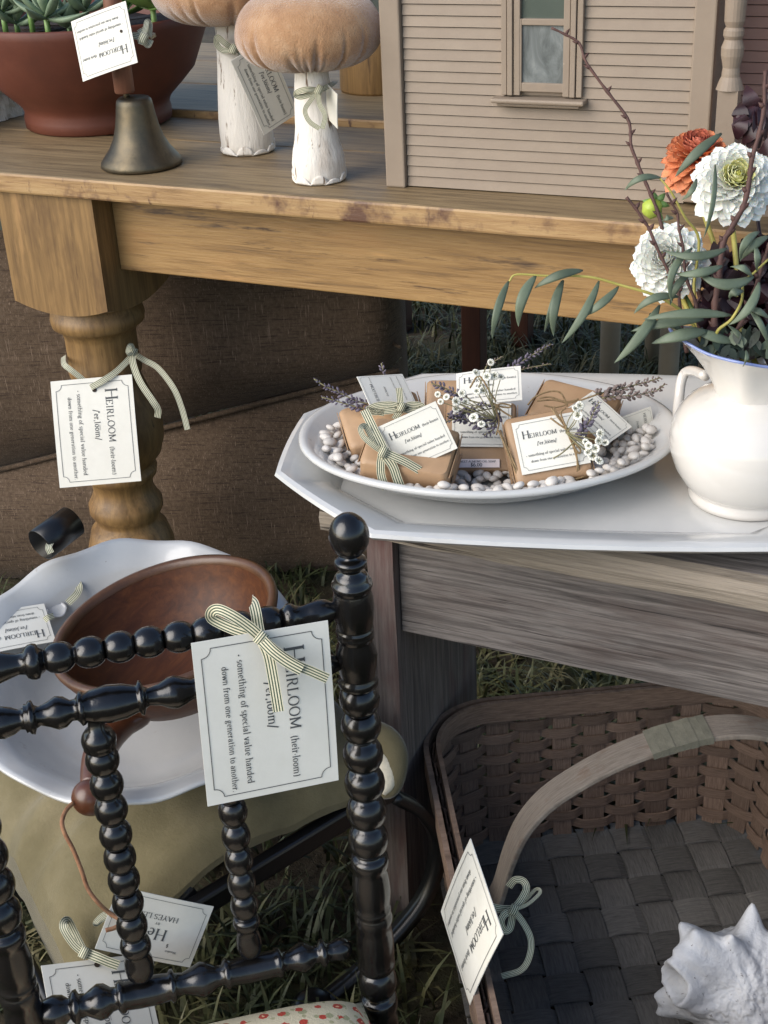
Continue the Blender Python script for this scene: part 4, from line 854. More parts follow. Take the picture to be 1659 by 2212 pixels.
for (x, y, a, l) in ((1590, 300, -1.3, 70), (1605, 310, -1.0, 80), (1625, 300, -1.5, 90), (1640, 280, -1.2, 90), (1655, 300, -1.7, 100), (1612, 285, -2.0, 60), (1650, 240, -1.1, 70), (1640, 330, -.6, 70), (1600, 270, -1.6, 60), (1585, 285, -.9, 75), (1630, 250, -1.8, 80), (1648, 270, -2.2, 70), (1615, 320, -1.2, 110), (1640, 320, -1.6, 120), (1660, 260, -1.3, 110)):
    pts = [atd(x + math.cos(a) * l * u, y + math.sin(a) * l * u + 12 * u * u, pd + .045 - .015 * math.sin(3 * u)) for u in np.linspace(0, 1, 6)]
    MB().strip(pts, [.003, .012, .017, .014, .008, .001], nv=-FWD + RGT * rng.uniform(-.6, .6), th=.0006).build('leaf', leaf_wine, t, auto=50)
MB().tube(smoothpath([mouth(.04, .02), atd(1640, 500, pd + .055), atd(1630, 300, pd + .05)], 5), .002, 6).build('stem', leaf_wine, t)
# ---- bare twigs
def twig(pts, d0, d1, r0, r1, label, nodes=()):
    n = len(pts); P3 = [atd(x, y, d0 + (d1 - d0) * i / (n - 1)) for i, (x, y) in enumerate(pts)]
    t = thing('twig', P3[-1], label, 'twig', 'bare twigs in the pitcher'); sp = smoothpath(P3, 4); m = MB()
    rad = [(r0 + (r1 - r0) * i / (len(sp) - 1)) * (1 + .25 * (i % 4 == 0) + .12 * math.sin(i * 2.3)) for i in range(len(sp))]
    m.tube(sp, rad, 8); m.build('branch', twig_mat, t)
    for i in range(1, n - 1):
        k = 1 if i % 2 else -1; q = P3[i]; dr = nrm(P3[i - 1] - P3[i]) * .6 + RGT * k * .7
        MB().lathe([(0, 0), (r0 * 1.5, .001), (r0 * 1.3, .004), (0, .0075)], q, dr, seg=6).build('bud', twig_mat, t)
ends = [atd(x, y, 1) for x, y in ()]
twig([(1191, 60), (1222, 75), (1251, 93), (1262, 125), (1275, 148), (1312, 198), (1355, 255), (1362, 290), (1363, 315), (1377, 352), (1389, 382), (1406, 420), (1423, 464), (1436, 516), (1451, 540), (1477, 572), (1493, 592), (1508, 625), (1522, 690), (1532, 762)], pd + .01, pd + .01, .0011, .0022, 'long thin bare twig reaching up to the dollhouse window')
twig([(1353, 426), (1373, 450), (1393, 480), (1403, 496), (1416, 528), (1429, 556), (1453, 606), (1465, 630), (1470, 680), (1475, 724), (1484, 762)], pd - .045, pd - .03, .0014, .0018, 'short bare twig crossing the white dahlia')
twig([(1439, 416), (1452, 440), (1463, 462), (1467, 496), (1475, 532), (1479, 576), (1483, 604), (1503, 654), (1507, 694), (1519, 734), (1530, 770)], pd - .05, pd - .025, .0011, .0018, 'thin bare twig beside the green bud')
twig([(1654, 153), (1652, 190), (1651, 232), (1640, 290), (1625, 340), (1621, 372), (1614, 415), (1605, 448), (1588, 478), (1575, 502), (1563, 522), (1556, 570), (1553, 604), (1545, 654), (1543, 704), (1549, 760)], pd - .06, pd - .03, .0018, .0032, 'thick bare twig in front of the large white dahlia')
twig([(1662, 525), (1650, 565), (1639, 600), (1627, 635), (1617, 660), (1601, 700), (1571, 732), (1551, 755)], pd - .06, pd - .03, .0016, .0022, 'side twig curving out of the pitcher mouth')
# ---- eucalyptus
def euc(stem, leaves, d, label):
    P3 = [atd(x, y, d + dz) for x, y, dz in stem]; t = thing('eucalyptus_sprig', P3[0], label, 'eucalyptus', 'eucalyptus sprigs in the pitcher')
    sp = smoothpath(P3, 5); MB().tube(sp, [.0017 - .0008 * i / len(sp) for i in range(len(sp))], 7).build('stem', euc_stem, t)
    for (x0, y0, x1, y1, bow, w, dz, tw) in leaves:
        L = math.hypot(x1 - x0, y1 - y0); nx, ny = -(y1 - y0) / L, (x1 - x0) / L; n = 12
        pts = [atd(x0 + (x1 - x0) * u + nx * bow * 4 * u * (1 - u), y0 + (y1 - y0) * u + ny * bow * 4 * u * (1 - u), d + dz - .012 * math.sin(math.pi * u)) for u in [i / n for i in range(n + 1)]]
        ww = [1.0 * w * d / F * (math.sin(math.pi * min(.999, .02 + .98 * (i / n)) ** .85) ** .8 + .03) * (1 if i < n else .1) for i in range(n + 1)]
        m = MB(); nv = -FWD * 1 + RGT * tw + UPV * .25
        q = nrm(np.cross(nrm(pts[-1] - pts[0]), nv)); nn = np.cross(q, nrm(pts[-1] - pts[0]))
        rows = []
        for i in range(n + 1):
            tt = nrm(pts[min(i + 1, n)] - pts[max(0, i - 1)]); s_ = nrm(np.cross(tt, nv)); un = np.cross(s_, tt)
            rows.append([pts[i] + s_ * ww[i] * .5 * v + un * (-ww[i] * .08 * (1 - v * v) * (-1)) for v in (-1, -.5, 0, .5, 1)])
        m.grid(rows); o = m.build('leaf', euc_mat, t); sm = o.modifiers.new('sol', 'SOLIDIFY'); sm.thickness = .0005
euc([(1530, 770, -.02), (1490, 690, -.03), (1440, 650, -.04), (1401, 633, -.045), (1344, 617, -.045), (1288, 601, -.045), (1240, 596, -.045), (1180, 596, -.045), (1116, 593, -.045), (1100, 608, -.045)],
    [(1099, 607, 1063, 732, 6, 17, -.045, .2), (1158, 595, 1120, 706, 12, 22, -.045, 0), (1259, 584, 1154, 623, 8, 19, -.045, .1), (1217, 605, 1196, 727, 9, 20, -.045, 0), (1214, 606, 1176, 718, 2, 14, -.043, .3), (1294, 607, 1213, 742, -8, 18, -.045, .1), (1336, 619, 1251, 686, -6, 17, -.045, 0),
     (1466, 641, 1369, 678, 16, 18, -.05, 0), (1425, 659, 1326, 785, -8, 22, -.05, .1)], pd, 'eucalyptus sprig with drooping leaves hanging over the soap dish')
euc([(1560, 772, -.02), (1548, 720, -.05), (1580, 690, -.06), (1602, 650, -.06), (1606, 610, -.06), (1628, 590, -.06), (1660, 560, -.06)],
    [(1580, 681, 1389, 690, 8, 21, -.06, 0), (1520, 690, 1362, 716, 6, 22, -.045, .1), (1571, 536, 1433, 541, -15, 19, -.06, 0), (1628, 597, 1505, 584, -24, 24, -.062, .1), (1560, 574, 1457, 591, -7, 19, -.06, .1), (1640, 610, 1574, 702, -14, 19, -.065, 0), (1626, 598, 1577, 576, 9, 16, -.06, .2), (1606, 628, 1576, 650, 8, 18, -.065, .1), (1615, 660, 1662, 750, -6, 14, -.06, 0), (1612, 665, 1665, 690, -5, 15, -.06, .1),
     (1590, 738, 1488, 704, -5, 22, -.04, 0), (1640, 500, 1600, 565, 12, 17, -.06, .2), (1635, 585, 1630, 525, 4, 15, -.06, .2), (1660, 510, 1600, 562, 6, 18, -.055, .1)], pd, 'eucalyptus sprig with long grey green leaves above the pitcher mouth')
euc([(1545, 770, -.02), (1500, 640, -.01), (1510, 520, -.02), (1480, 470, -.03), (1450, 415, -.04), (1425, 384, -.04)],
    [(1559, 288, 1458, 383, 6, 20, -.06, .1), (1428, 384, 1349, 412, 14, 15, -.04, .1), (1505, 386, 1472, 432, -6, 12, -.05, 0), (1545, 355, 1520, 515, -8, 12, -.05, .4), (1455, 470, 1430, 478, 4, 13, -.03, 0), (1495, 536, 1452, 655, 22, 16, -.055, .1), (1492, 590, 1448, 660, 10, 16, -.05, .1)], pd, 'eucalyptus sprig rising in front of the orange dahlia')
euc([(1510, 772, -.02), (1480, 738, -.05), (1460, 735, -.055)], [(1530, 715, 1407, 742, 4, 26, -.05, 0), (1610, 745, 1570, 700, 4, 12, -.04, .1), (1612, 756, 1605, 792, -5, 9, -.085, .2), (1480, 715, 1425, 700, 4, 12, -.03, .1)], pd, 'dark eucalyptus leaves lying across the pitcher rim')
# ---- green bud
C = atd(1408, 450, pd + .02); t = thing('dahlia_bud', C, 'small bright green dahlia bud beside the thin twigs', 'flower bud')
budm = M('lime_green_bud', [(.3, S(140, 160, 50)), (.7, S(176, 190, 80))], nscale=30, rough=.5, bump=.05)
MB().lathe([(0, -.010), (.006, -.009), (.0095, -.004), (.010, .001), (.008, .006), (.004, .009), (0, .010)], C, nrm(RGT * -.4 - UPV * .2 - FWD * .6), seg=16, fn=lambda r, h, a: (r * (1 + .06 * math.cos(6 * a)), h)).build('bud_head', budm, t)
for a in range(6):
    q = atd(1417, 440, pd + .02); an = a * 1.05 - 1.9; e = [q + (RGT * math.cos(an) - UPV * math.sin(an)) * .0135 * u - FWD * .003 * math.sin(3 * u) for u in np.linspace(0, 1, 5)]
    MB().strip(e, [.002, .006, .0065, .004, .0005], nv=-FWD, th=.0005).build('sepal', leaf_green, t)
MB().tube(smoothpath([C, atd(1428, 470, pd + .015), atd(1440, 560, pd + .03), mouth(-.02, .02)], 5), .002, 7).build('stem', leaf_green, t)
# filler stems inside the mouth
t = thing('greenery_bunch', mouth(0, 0), 'bunch of dark green stems and leaves filling the pitcher mouth', 'greenery')
for k in range(90):
    x, y = rng.uniform(1512, 1672), rng.uniform(742, 778); a = rng.uniform(-2.2, -.6); l = rng.uniform(28, 60); d = pd - .022 + rng.uniform(-.03, .035)
    pts = [atd(x + math.cos(a) * l * u, y + math.sin(a) * l * u + 8 * u * u, d) for u in np.linspace(0, 1, 5)]
    MB().strip(pts, [.0015, .006, .008, .006, .001], nv=-FWD + RGT * rng.uniform(-.8, .8), th=.0005).build('leaf', leaf_dark if k % 3 else euc_mat, t, smooth=False)

# ================================================================ LAVENDER AND BABY'S BREATH ON THE SOAPS
lav_mat = M('dried_lavender', [(.3, S(84, 78, 92)), (.55, S(112, 104, 118)), (.8, S(146, 136, 140))], nscale=60, rough=.9, bump=.2, bscale=400, rnd=.12)
lav_brown = M('dried_lavender_brown', [(.3, S(98, 84, 80)), (.6, S(128, 114, 108)), (.85, S(150, 138, 128))], nscale=60, rough=.9, bump=.2, bscale=400)
dry_stem = M('dry_stem', [(.3, S(104, 100, 70)), (.7, S(138, 130, 96))], nscale=60, rough=.8, bump=.1)
def lavender(pts, d0, d1, label, mat=None, w=9, stem_ext=None, n=None):
    """pts: pixels from the tip to the base of the flower head"""
    rng = random.Random(int(pts[0][0])); k = len(pts); P3 = smoothpath([atd(x, y, d0 + (d1 - d0) * i / (k - 1)) for i, (x, y) in enumerate(pts)], 6)
    t = thing('lavender_sprig', P3[-1], label, 'lavender', 'dried lavender on the soaps'); st = list(P3)
    if stem_ext: st += smoothpath([P3[-1]] + [atd(x, y, d) for x, y, d in stem_ext], 4)[1:]
    MB().tube(st, .0007, 6).build('stem', dry_stem, t)
    L = [0]
    for i in range(1, len(P3)): L.append(L[-1] + np.linalg.norm(P3[i] - P3[i - 1]))
    m = MB(); n = n or int(L[-1] / .0012)
    for i in range(n):
        s = (i + .5) / n; q = s * L[-1]; c = np.array([np.interp(q, L, [p[a] for p in P3]) for a in range(3)]); tg = nrm(P3[0] - P3[-1])
        ex, ey, ez = basis(tg); a = i * 2.4 + rng.uniform(-.3, .3); out = ex * math.cos(a) + ey * math.sin(a); dr = nrm(out * .75 + tg * rng.uniform(.5, 1)); ln = w * d0 / F * rng.uniform(.7, 1.25) * (.6 + .6 * s) * (.7 if s < .1 else 1)
        if math.sin(s * 26) < -.85: continue
        r = ln * .26; m.lathe([(0, 0), (r * .8, ln * .25), (r, ln * .6), (r * .6, ln * .9), (0, ln)], c + out * .0008, dr, seg=5)
    m.build('flower_head', mat or lav_mat, t)
d9 = depth(soapB[1])
lavender([(678, 818), (702, 834), (733, 848), (770, 866), (795, 872)], d9 + .01, d9 + .01, 'pale dried lavender spike jutting left over the dish rim', w=11)
lavender([(695, 858), (725, 866), (760, 876), (800, 886)], d9, d9, 'dried lavender spike lying below the other left one', w=11)
lavender([(824, 784), (827, 798), (830, 818)], d9 + .03, d9 + .03, 'short lavender tip rising behind the leaning tag', w=10, stem_ext=[(838, 880, d9 + .02)])
dF = depth(soapF[1])
lavender([(1191, 743), (1170, 755), (1148, 768), (1120, 785), (1098, 800)], dF + .01, dF, 'lavender spike pointing up towards the table apron', w=10, stem_ext=[(1050, 840, dF - .02)])
lavender([(1086, 770), (1068, 780), (1050, 792)], dF - .03, dF - .03, 'thin brown lavender sprig above the back tag', lav_brown, w=6, stem_ext=[(1030, 850, dF - .04)], n=16)
lavender([(1190, 786), (1168, 790), (1140, 795), (1120, 801)], dF, dF, 'thin brown sprig to the right of the back tag', lav_brown, w=6, stem_ext=[(1060, 830, dF - .02)], n=18)
dE = depth(soapE[1]); dD = depth(soapD[1])
lavender([(1426, 816), (1400, 824), (1370, 832), (1330, 842), (1285, 852)], dE + .0, dE - .01, 'upper lavender spike reaching right to the pitcher', lav_brown, w=14)
lavender([(1437, 829), (1420, 842), (1385, 852), (1340, 856), (1300, 860)], dE - .01, dE - .02, 'lower lavender spike reaching right to the pitcher', lav_brown, w=13)
lavender([(1294, 868), (1283, 890), (1272, 912), (1255, 935), (1240, 955)], dD - .03, dD - .02, 'lavender spike lying across the twine tied soap', w=15, stem_ext=[(1215, 978, dD - .025), (1195, 990, dD - .025)])
dC = depth(soapC[1])
for lb_, q in zip(('purple lavender spike poking out of the bunch on the middle soap', 'dark lavender spike across the middle of the bunch', 'lavender spike at the bottom of the bunch', 'slim lavender spike between the bunch and the tag', 'drooping lavender spike under the twine knot'), ([(932, 828), (960, 838), (990, 852), (1010, 864)], [(1070, 872), (1030, 880), (1000, 892), (965, 900)], [(960, 912), (990, 905), (1030, 915), (1060, 925)], [(968, 895), (1000, 905), (1040, 905), (1070, 912)], [(1045, 940), (1062, 930), (1072, 912), (1080, 890)])):
    lavender(q, dC - .035, dC - .03, lb_, w=13, stem_ext=[(1075, 880, dC - .03)])
gyp_mat = M('babys_breath_white', [(.3, S(226, 222, 204)), (.7, S(238, 235, 222))], nscale=60, rough=.8, bump=.1, rnd=.05)
gyp_dark = M('babys_breath_heart', [(.3, S(74, 82, 60)), (.7, S(110, 112, 84))], nscale=60, rough=.8, bump=0)
m = MB()
for k in range(9):
    a = k * .698; e = [np.array([math.cos(a) * r, math.sin(a) * r, h]) for r, h in ((.0, 0), (.4, .12), (.75, .28), (1.0, .22))]
    m.strip(e, [.15, .5, .75, .45], nv=(0, 0, 1), th=.03)
for k in range(5): a = k * 1.256 + .3; m.strip([np.array([0, 0, .3]), np.array([math.cos(a) * .55, math.sin(a) * .55, .38])], .11, nv=(0, 0, 1), th=.03, mi=1)
m.lathe([(0, -.5), (.18, -.4), (.25, 0), (0, .1)], seg=6, mi=1)
blossom = m.mesh('blossom'); blossom.materials.append(gyp_mat); blossom.materials.append(gyp_dark)
def gyps(root, pts, d, label):
    rng = random.Random(len(pts)); t = thing('babys_breath_sprig', atd(root[0], root[1], d), label, "baby's breath", "baby's breath on the soaps"); m = MB(); R0 = atd(root[0], root[1], d)
    for x, y, r in pts:
        P = atd(x, y, d - .008 + rng.uniform(-.006, .004)); m.tube(smoothpath([R0, (R0 + P) / 2 + RGT * rng.uniform(-.006, .006) - FWD * .003, P], 4), .0005, 5)
        ez = nrm(-FWD + RGT * rng.uniform(-.5, .5) + UPV * rng.uniform(-.2, .7)); ex, ey, ez = basis(ez); s_ = r * d / F; a = rng.uniform(0, 6); e1 = ex * math.cos(a) + ey * math.sin(a); e2 = np.cross(ez, e1)
        inst('blossom', blossom, frame(P, e1 * s_, e2 * s_, ez * s_), t)
    m.build('stems', dry_stem, t)
gyps((1070, 905), [(1052, 814, 10), (1068, 811, 10), (1060, 783, 8), (1082, 815, 8), (998, 850, 9), (985, 867, 10), (946, 852, 7), (1006, 868, 8), (1024, 903, 11), (1040, 917, 9), (985, 884, 8), (952, 868, 7), (1030, 845, 9), (1043, 843, 9), (965, 858, 8), (1028, 806, 9)], dC - .045, "dried baby's breath bunch over the lavender on the middle soap")
gyps((1222, 935), [(1252, 876, 10), (1243, 883, 9), (1249, 898, 11), (1296, 936, 10), (1293, 952, 10), (1308, 957, 9), (1272, 963, 9), (1287, 969, 10), (1280, 985, 11), (1293, 996, 11), (1265, 955, 8), (1270, 978, 9)], dD - .035, "dried baby's breath tucked under the twine on the front soap")
# ================================================================ PRINTED CARDS, LETTERING
def AR(cx, cy, rx, ry, a0, a1, n=9): return [(cx + rx * math.cos(math.radians(a0 + (a1 - a0) * k / n)), cy + ry * math.sin(math.radians(a0 + (a1 - a0) * k / n))) for k in range(n + 1)]
def VV(x, a, b): return [(x, a), (x, b)]
C_ = .68; X_ = .44
G = {   # glyph: advance, strokes, serif positions
 'H': (.76, [VV(.14, 0, C_), VV(.60, 0, C_), [(.14, .35), (.60, .35)]], [(.14, 0), (.14, C_), (.60, 0), (.60, C_)]),
 'E': (.62, [VV(.14, 0, C_), [(.14, C_), (.5, C_), (.5, .56)], [(.14, .35), (.40, .35)], [(.14, 0), (.52, 0), (.54, .14)]], [(.14, 0), (.14, C_)]),
 'I': (.36, [VV(.18, 0, C_)], [(.18, 0), (.18, C_)]),
 'R': (.68, [VV(.14, 0, C_), [(.14, C_), (.3, C_)] + AR(.32, .515, .16, .165, 90, -90) + [(.14, .35)], [(.32, .35), (.46, .06), (.56, 0), (.62, .01)]], [(.14, 0), (.14, C_)]),
 'L': (.58, [VV(.14, 0, C_), [(.14, 0), (.48, 0), (.51, .15)]], [(.14, 0), (.14, C_)]),
 'O': (.74, [AR(.37, .34, .29, .35, 0, 360, 20)], []),
 'M': (.90, [VV(.14, 0, C_), [(.14, C_), (.44, .04), (.74, C_)], VV(.74, 0, C_)], [(.14, 0), (.14, C_), (.74, 0), (.74, C_)]),
 'A': (.68, [[(.08, 0), (.34, C_), (.60, 0)], [(.18, .24), (.50, .24)]], [(.08, 0), (.60, 0)]),
 'Y': (.66, [[(.08, C_), (.33, .34), (.58, C_)], VV(.33, 0, .34)], [(.33, 0), (.08, C_), (.58, C_)]),
 'S': (.54, [AR(.27, .51, .17, .17, 20, 270, 10) + AR(.27, .17, .19, .17, 90, -160, 10)], []),
 'T': (.62, [VV(.31, 0, C_), [(.06, .56), (.08, C_), (.54, C_), (.56, .56)]], [(.31, 0)]),
 'W': (.90, [[(.08, C_), (.26, 0), (.45, C_), (.64, 0), (.82, C_)]], [(.08, C_), (.82, C_)]),
 'N': (.74, [VV(.14, 0, C_), [(.14, C_), (.60, 0)], VV(.60, 0, C_)], [(.14, 0), (.14, C_), (.60, C_)]),
 'D': (.72, [VV(.14, 0, C_), [(.14, C_), (.28, C_)] + AR(.30, .34, .30, .34, 90, -90) + [(.14, 0)]], []),
 'P': (.60, [VV(.14, 0, C_), [(.14, C_), (.3, C_)] + AR(.32, .50, .17, .18, 90, -90) + [(.14, .32)]], [(.14, 0)]),
 'B': (.64, [VV(.14, 0, C_), [(.14, C_), (.3, C_)] + AR(.30, .52, .15, .16, 90, -90) + [(.14, .36)], [(.3, .36)] + AR(.32, .18, .18, .18, 90, -90) + [(.14, 0)]], []),
 '6': (.52, [AR(.26, .20, .18, .20, 0, 360, 14), [(.09, .22), (.14, .5), (.26, .66), (.40, .68)]], []), '0': (.52, [AR(.26, .34, .18, .34, 0, 360, 16)], []),
 '$': (.52, [AR(.26, .48, .15, .14, 20, 270, 8) + AR(.26, .19, .17, .15, 90, -160, 8), VV(.26, -.06, .74)], []),
 'a': (.46, [AR(.20, .125, .13, .125, 60, 420, 12), VV(.33, .02, .30), AR(.21, .30, .12, .13, 0, 165), [(.33, .02), (.40, .0)]], []),
 'c': (.42, [AR(.23, .22, .16, .22, 45, 315, 12)], []),
 'd': (.52, [AR(.22, .22, .15, .22, 0, 360, 14), VV(.38, 0, .70), [(.38, .0), (.46, .0)]], [(.36, .70)]),
 'e': (.43, [[(.07, .24), (.36, .24)] + AR(.22, .22, .15, .21, 6, 310, 13)], []),
 'f': (.31, [[(.14, 0), (.14, .52)] + AR(.25, .54, .11, .15, 180, 40, 6), [(.03, X_), (.28, X_)]], [(.14, 0)]),
 'g': (.48, [AR(.20, .27, .12, .16, 0, 360, 12), AR(.20, -.10, .15, .10, 0, 360, 12), [(.11, .14), (.08, .06), (.2, .0)], [(.30, .38), (.42, .44)]], []),
 'h': (.54, [VV(.12, 0, .70), [(.12, .30)] + AR(.26, .30, .14, .14, 170, 0, 7) + [(.40, 0)]], [(.12, 0), (.40, 0), (.10, .70)]),
 'i': (.28, [VV(.14, 0, X_), AR(.14, .61, .035, .035, 0, 360, 6)], [(.14, 0), (.12, X_)]),
 'l': (.28, [VV(.14, 0, .70)], [(.14, 0), (.12, .70)]),
 'm': (.80, [VV(.12, 0, X_), [(.12, .30)] + AR(.25, .30, .13, .14, 170, 0, 7) + [(.38, 0)], [(.38, .30)] + AR(.52, .30, .14, .14, 170, 0, 7) + [(.66, 0)]], [(.12, 0), (.38, 0), (.66, 0), (.10, X_)]),
 'n': (.54, [VV(.12, 0, X_), [(.12, .30)] + AR(.26, .30, .14, .14, 170, 0, 7) + [(.40, 0)]], [(.12, 0), (.40, 0), (.10, X_)]),
 'o': (.47, [AR(.23, .22, .16, .22, 0, 360, 14)], []),
 'p': (.52, [VV(.12, -.20, X_), AR(.28, .22, .15, .22, 150, -150, 12)], [(.12, -.20), (.10, X_)]),
 'r': (.38, [VV(.12, 0, X_), [(.12, .26), (.18, .38), (.28, .43), (.32, .38)]], [(.12, 0), (.10, X_)]),
 's': (.38, [AR(.19, .33, .11, .11, 30, 270, 8) + AR(.19, .11, .12, .11, 90, -150, 8)], []),
 't': (.33, [[(.14, .60), (.14, .10)] + AR(.23, .10, .09, .10, 180, 310, 6), [(.03, X_), (.28, X_)]], []),
 'u': (.54, [[(.12, X_), (.12, .14)] + AR(.25, .14, .13, .14, 180, 350, 7), VV(.38, 0, X_)], [(.10, X_), (.36, X_)]),
 'v': (.48, [[(.08, X_), (.24, 0), (.40, X_)]], [(.08, X_), (.40, X_)]), 'w': (.68, [[(.07, X_), (.20, 0), (.34, X_), (.48, 0), (.61, X_)]], [(.07, X_), (.61, X_)]), 'y': (.48, [[(.08, X_), (.25, 0)], [(.40, X_), (.22, -.12), (.10, -.2)]], [(.08, X_), (.40, X_)]),
 '.': (.22, [AR(.11, .03, .03, .03, 0, 360, 6)], []), ',': (.20, [[(.10, .04), (.07, -.10)]], []), "'": (.16, [[(.08, .55), (.08, .70)]], []), '/': (.30, [[(.02, -.14), (.28, .72)]], []), '(': (.30, [AR(.30, .26, .20, .46, 130, 230, 7)], []), ')': (.30, [AR(.0, .26, .20, .46, 50, -50, 7)], []),
 '*': (.36, [AR(.16, .22, .05, .05, 0, 360, 8), AR(.16, .22, .02, .02, 0, 360, 8)], []), '-': (.20, [AR(.10, .24, .03, .03, 0, 360, 6)], []), ' ': (.26, [], []), '~': (.94, [AR(.23, .22, .16, .22, 0, 360, 14), AR(.69, .22, .16, .22, 0, 360, 14), [(.12, .60), (.82, .60)]], []),
}
def sharp_split(st):
    out = [[st[0]]]
    for i in range(1, len(st)):
        out[-1].append(st[i])
        if i < len(st) - 1:
            a = math.atan2(st[i][1] - st[i - 1][1], st[i][0] - st[i - 1][0]); b = math.atan2(st[i + 1][1] - st[i][1], st[i + 1][0] - st[i][0])
            if abs((b - a + math.pi) % (2 * math.pi) - math.pi) > .9: out.append([st[i]])
    return out
def text_polys(s, x0, y0, size=None, width=None, slant=0, bold=1.0):
    """returns list of quads strips [(pts)], in card units; auto-fits to width"""
    adv = sum((G[c][0] * (1.22 if False else 1)) for c in s); k = width / adv if width else size; x = x0; out = []
    for c in s:
        a, strokes, ser = G[c]
        for st0 in strokes:
          for st in sharp_split(st0):
            P = [(x + (p[0] + slant * p[1]) * k, y0 + p[1] * k) for p in st]; n = len(P); L, Rr = [], []
            for i in range(n):
                dx, dy = P[min(i + 1, n - 1)][0] - P[max(0, i - 1)][0], P[min(i + 1, n - 1)][1] - P[max(0, i - 1)][1]; l = math.hypot(dx, dy) or 1
                w = (.030 + .055 * (abs(dy) / l) ** 1.3) * k * .5 * bold * 1.25; L.append((P[i][0] - dy / l * w, P[i][1] + dx / l * w)); Rr.append((P[i][0] + dy / l * w, P[i][1] - dx / l * w))
            out.append((L, Rr))
        for (sx, sy) in ser:
            h = .020 * k; w = .085 * k; xx = x + (sx + slant * sy) * k; yy = y0 + sy * k; out.append(([(xx - w, yy + h), (xx + w, yy + h)], [(xx - w, yy - h), (xx + w, yy - h)]))
        x += a * k
    return out, x
def solve_card(px, t_, aspect, iters=60, hint=None):
    """pose of a flat card whose corners TL, TR, BR, BL (as read) appear at px; centre kept at distance t_"""
    px = np.array(px, float); c0 = px.mean(0); P = [at(x, y, t_) for x, y in px]
    q = np.zeros(6); W0 = np.linalg.norm(P[1] - P[0]) * .5 + np.linalg.norm(P[2] - P[3]) * .5
    ux = nrm(P[1] - P[0] + P[2] - P[3]); uy = P[0] - P[3] + P[1] - P[2]; uy = nrm(uy - ux * uy.dot(ux)); B0 = np.stack([ux, uy, np.cross(ux, uy)], 1)
    if hint is not None:
        hr = Matrix.Rotation(hint[1], 3, Vector(RGT * math.cos(hint[0]) + UPV * math.sin(hint[0]))); B0 = np.array(hr) @ B0
    H0 = (np.linalg.norm(P[0] - P[3]) + np.linalg.norm(P[1] - P[2])) / 2
    W0 = max(W0, H0 * aspect)
    q = np.array([0, 0, 0, 0, 0, 1.0])
    def model(q):
        w = q[:3]; th = np.linalg.norm(w); Rm = np.eye(3)
        if th > 1e-9: k = w / th; K = np.array([[0, -k[2], k[1]], [k[2], 0, -k[0]], [-k[1], k[0], 0]]); Rm = np.eye(3) + math.sin(th) * K + (1 - math.cos(th)) * K @ K
        B = Rm @ B0; c = at(c0[0] + q[3], c0[1] + q[4], t_); W = W0 * q[5]; Hh = W / aspect
        cor = [c + B[:, 0] * W * a + B[:, 1] * Hh * b for a, b in ((-.5, .5), (.5, .5), (.5, -.5), (-.5, -.5))]
        return np.concatenate([proj(p)[:2] for p in cor]), c, B, W
    def res(q): return np.concatenate([model(q)[0] - px.ravel(), q[:3] * 3.0])
    lam = 1.0
    for _ in range(iters):
        r = res(q); J = np.zeros((len(r), 6))
        for i in range(6): d = np.zeros(6); d[i] = 1e-4 if i != 3 and i != 4 else .05; J[:, i] = (res(q + d) - r) / d[i]
        st = np.linalg.solve(J.T @ J + lam * np.diag(np.diag(J.T @ J) + 1e-6), -J.T @ r); r2 = res(q + st)
        if r2 @ r2 < r @ r: q = q + st; lam = max(lam * .5, 1e-4)
        else: lam *= 3
    _, c, B, W = model(q); return c, B, W, W / aspect, float(np.sqrt(np.mean((model(q)[0] - px.ravel()) ** 2)))
STD = [("H", .105, .340, None, .160), ("EIRLOOM", .212, .340, .405, None), ("(heir-loom)", .655, .340, .265, None), ("/'er,l~m/", .30, .500, .285, None), ("* something of special value handed", .105, .690, .800, None), ("down from one generation to another.", .165, .805, .775, None)]
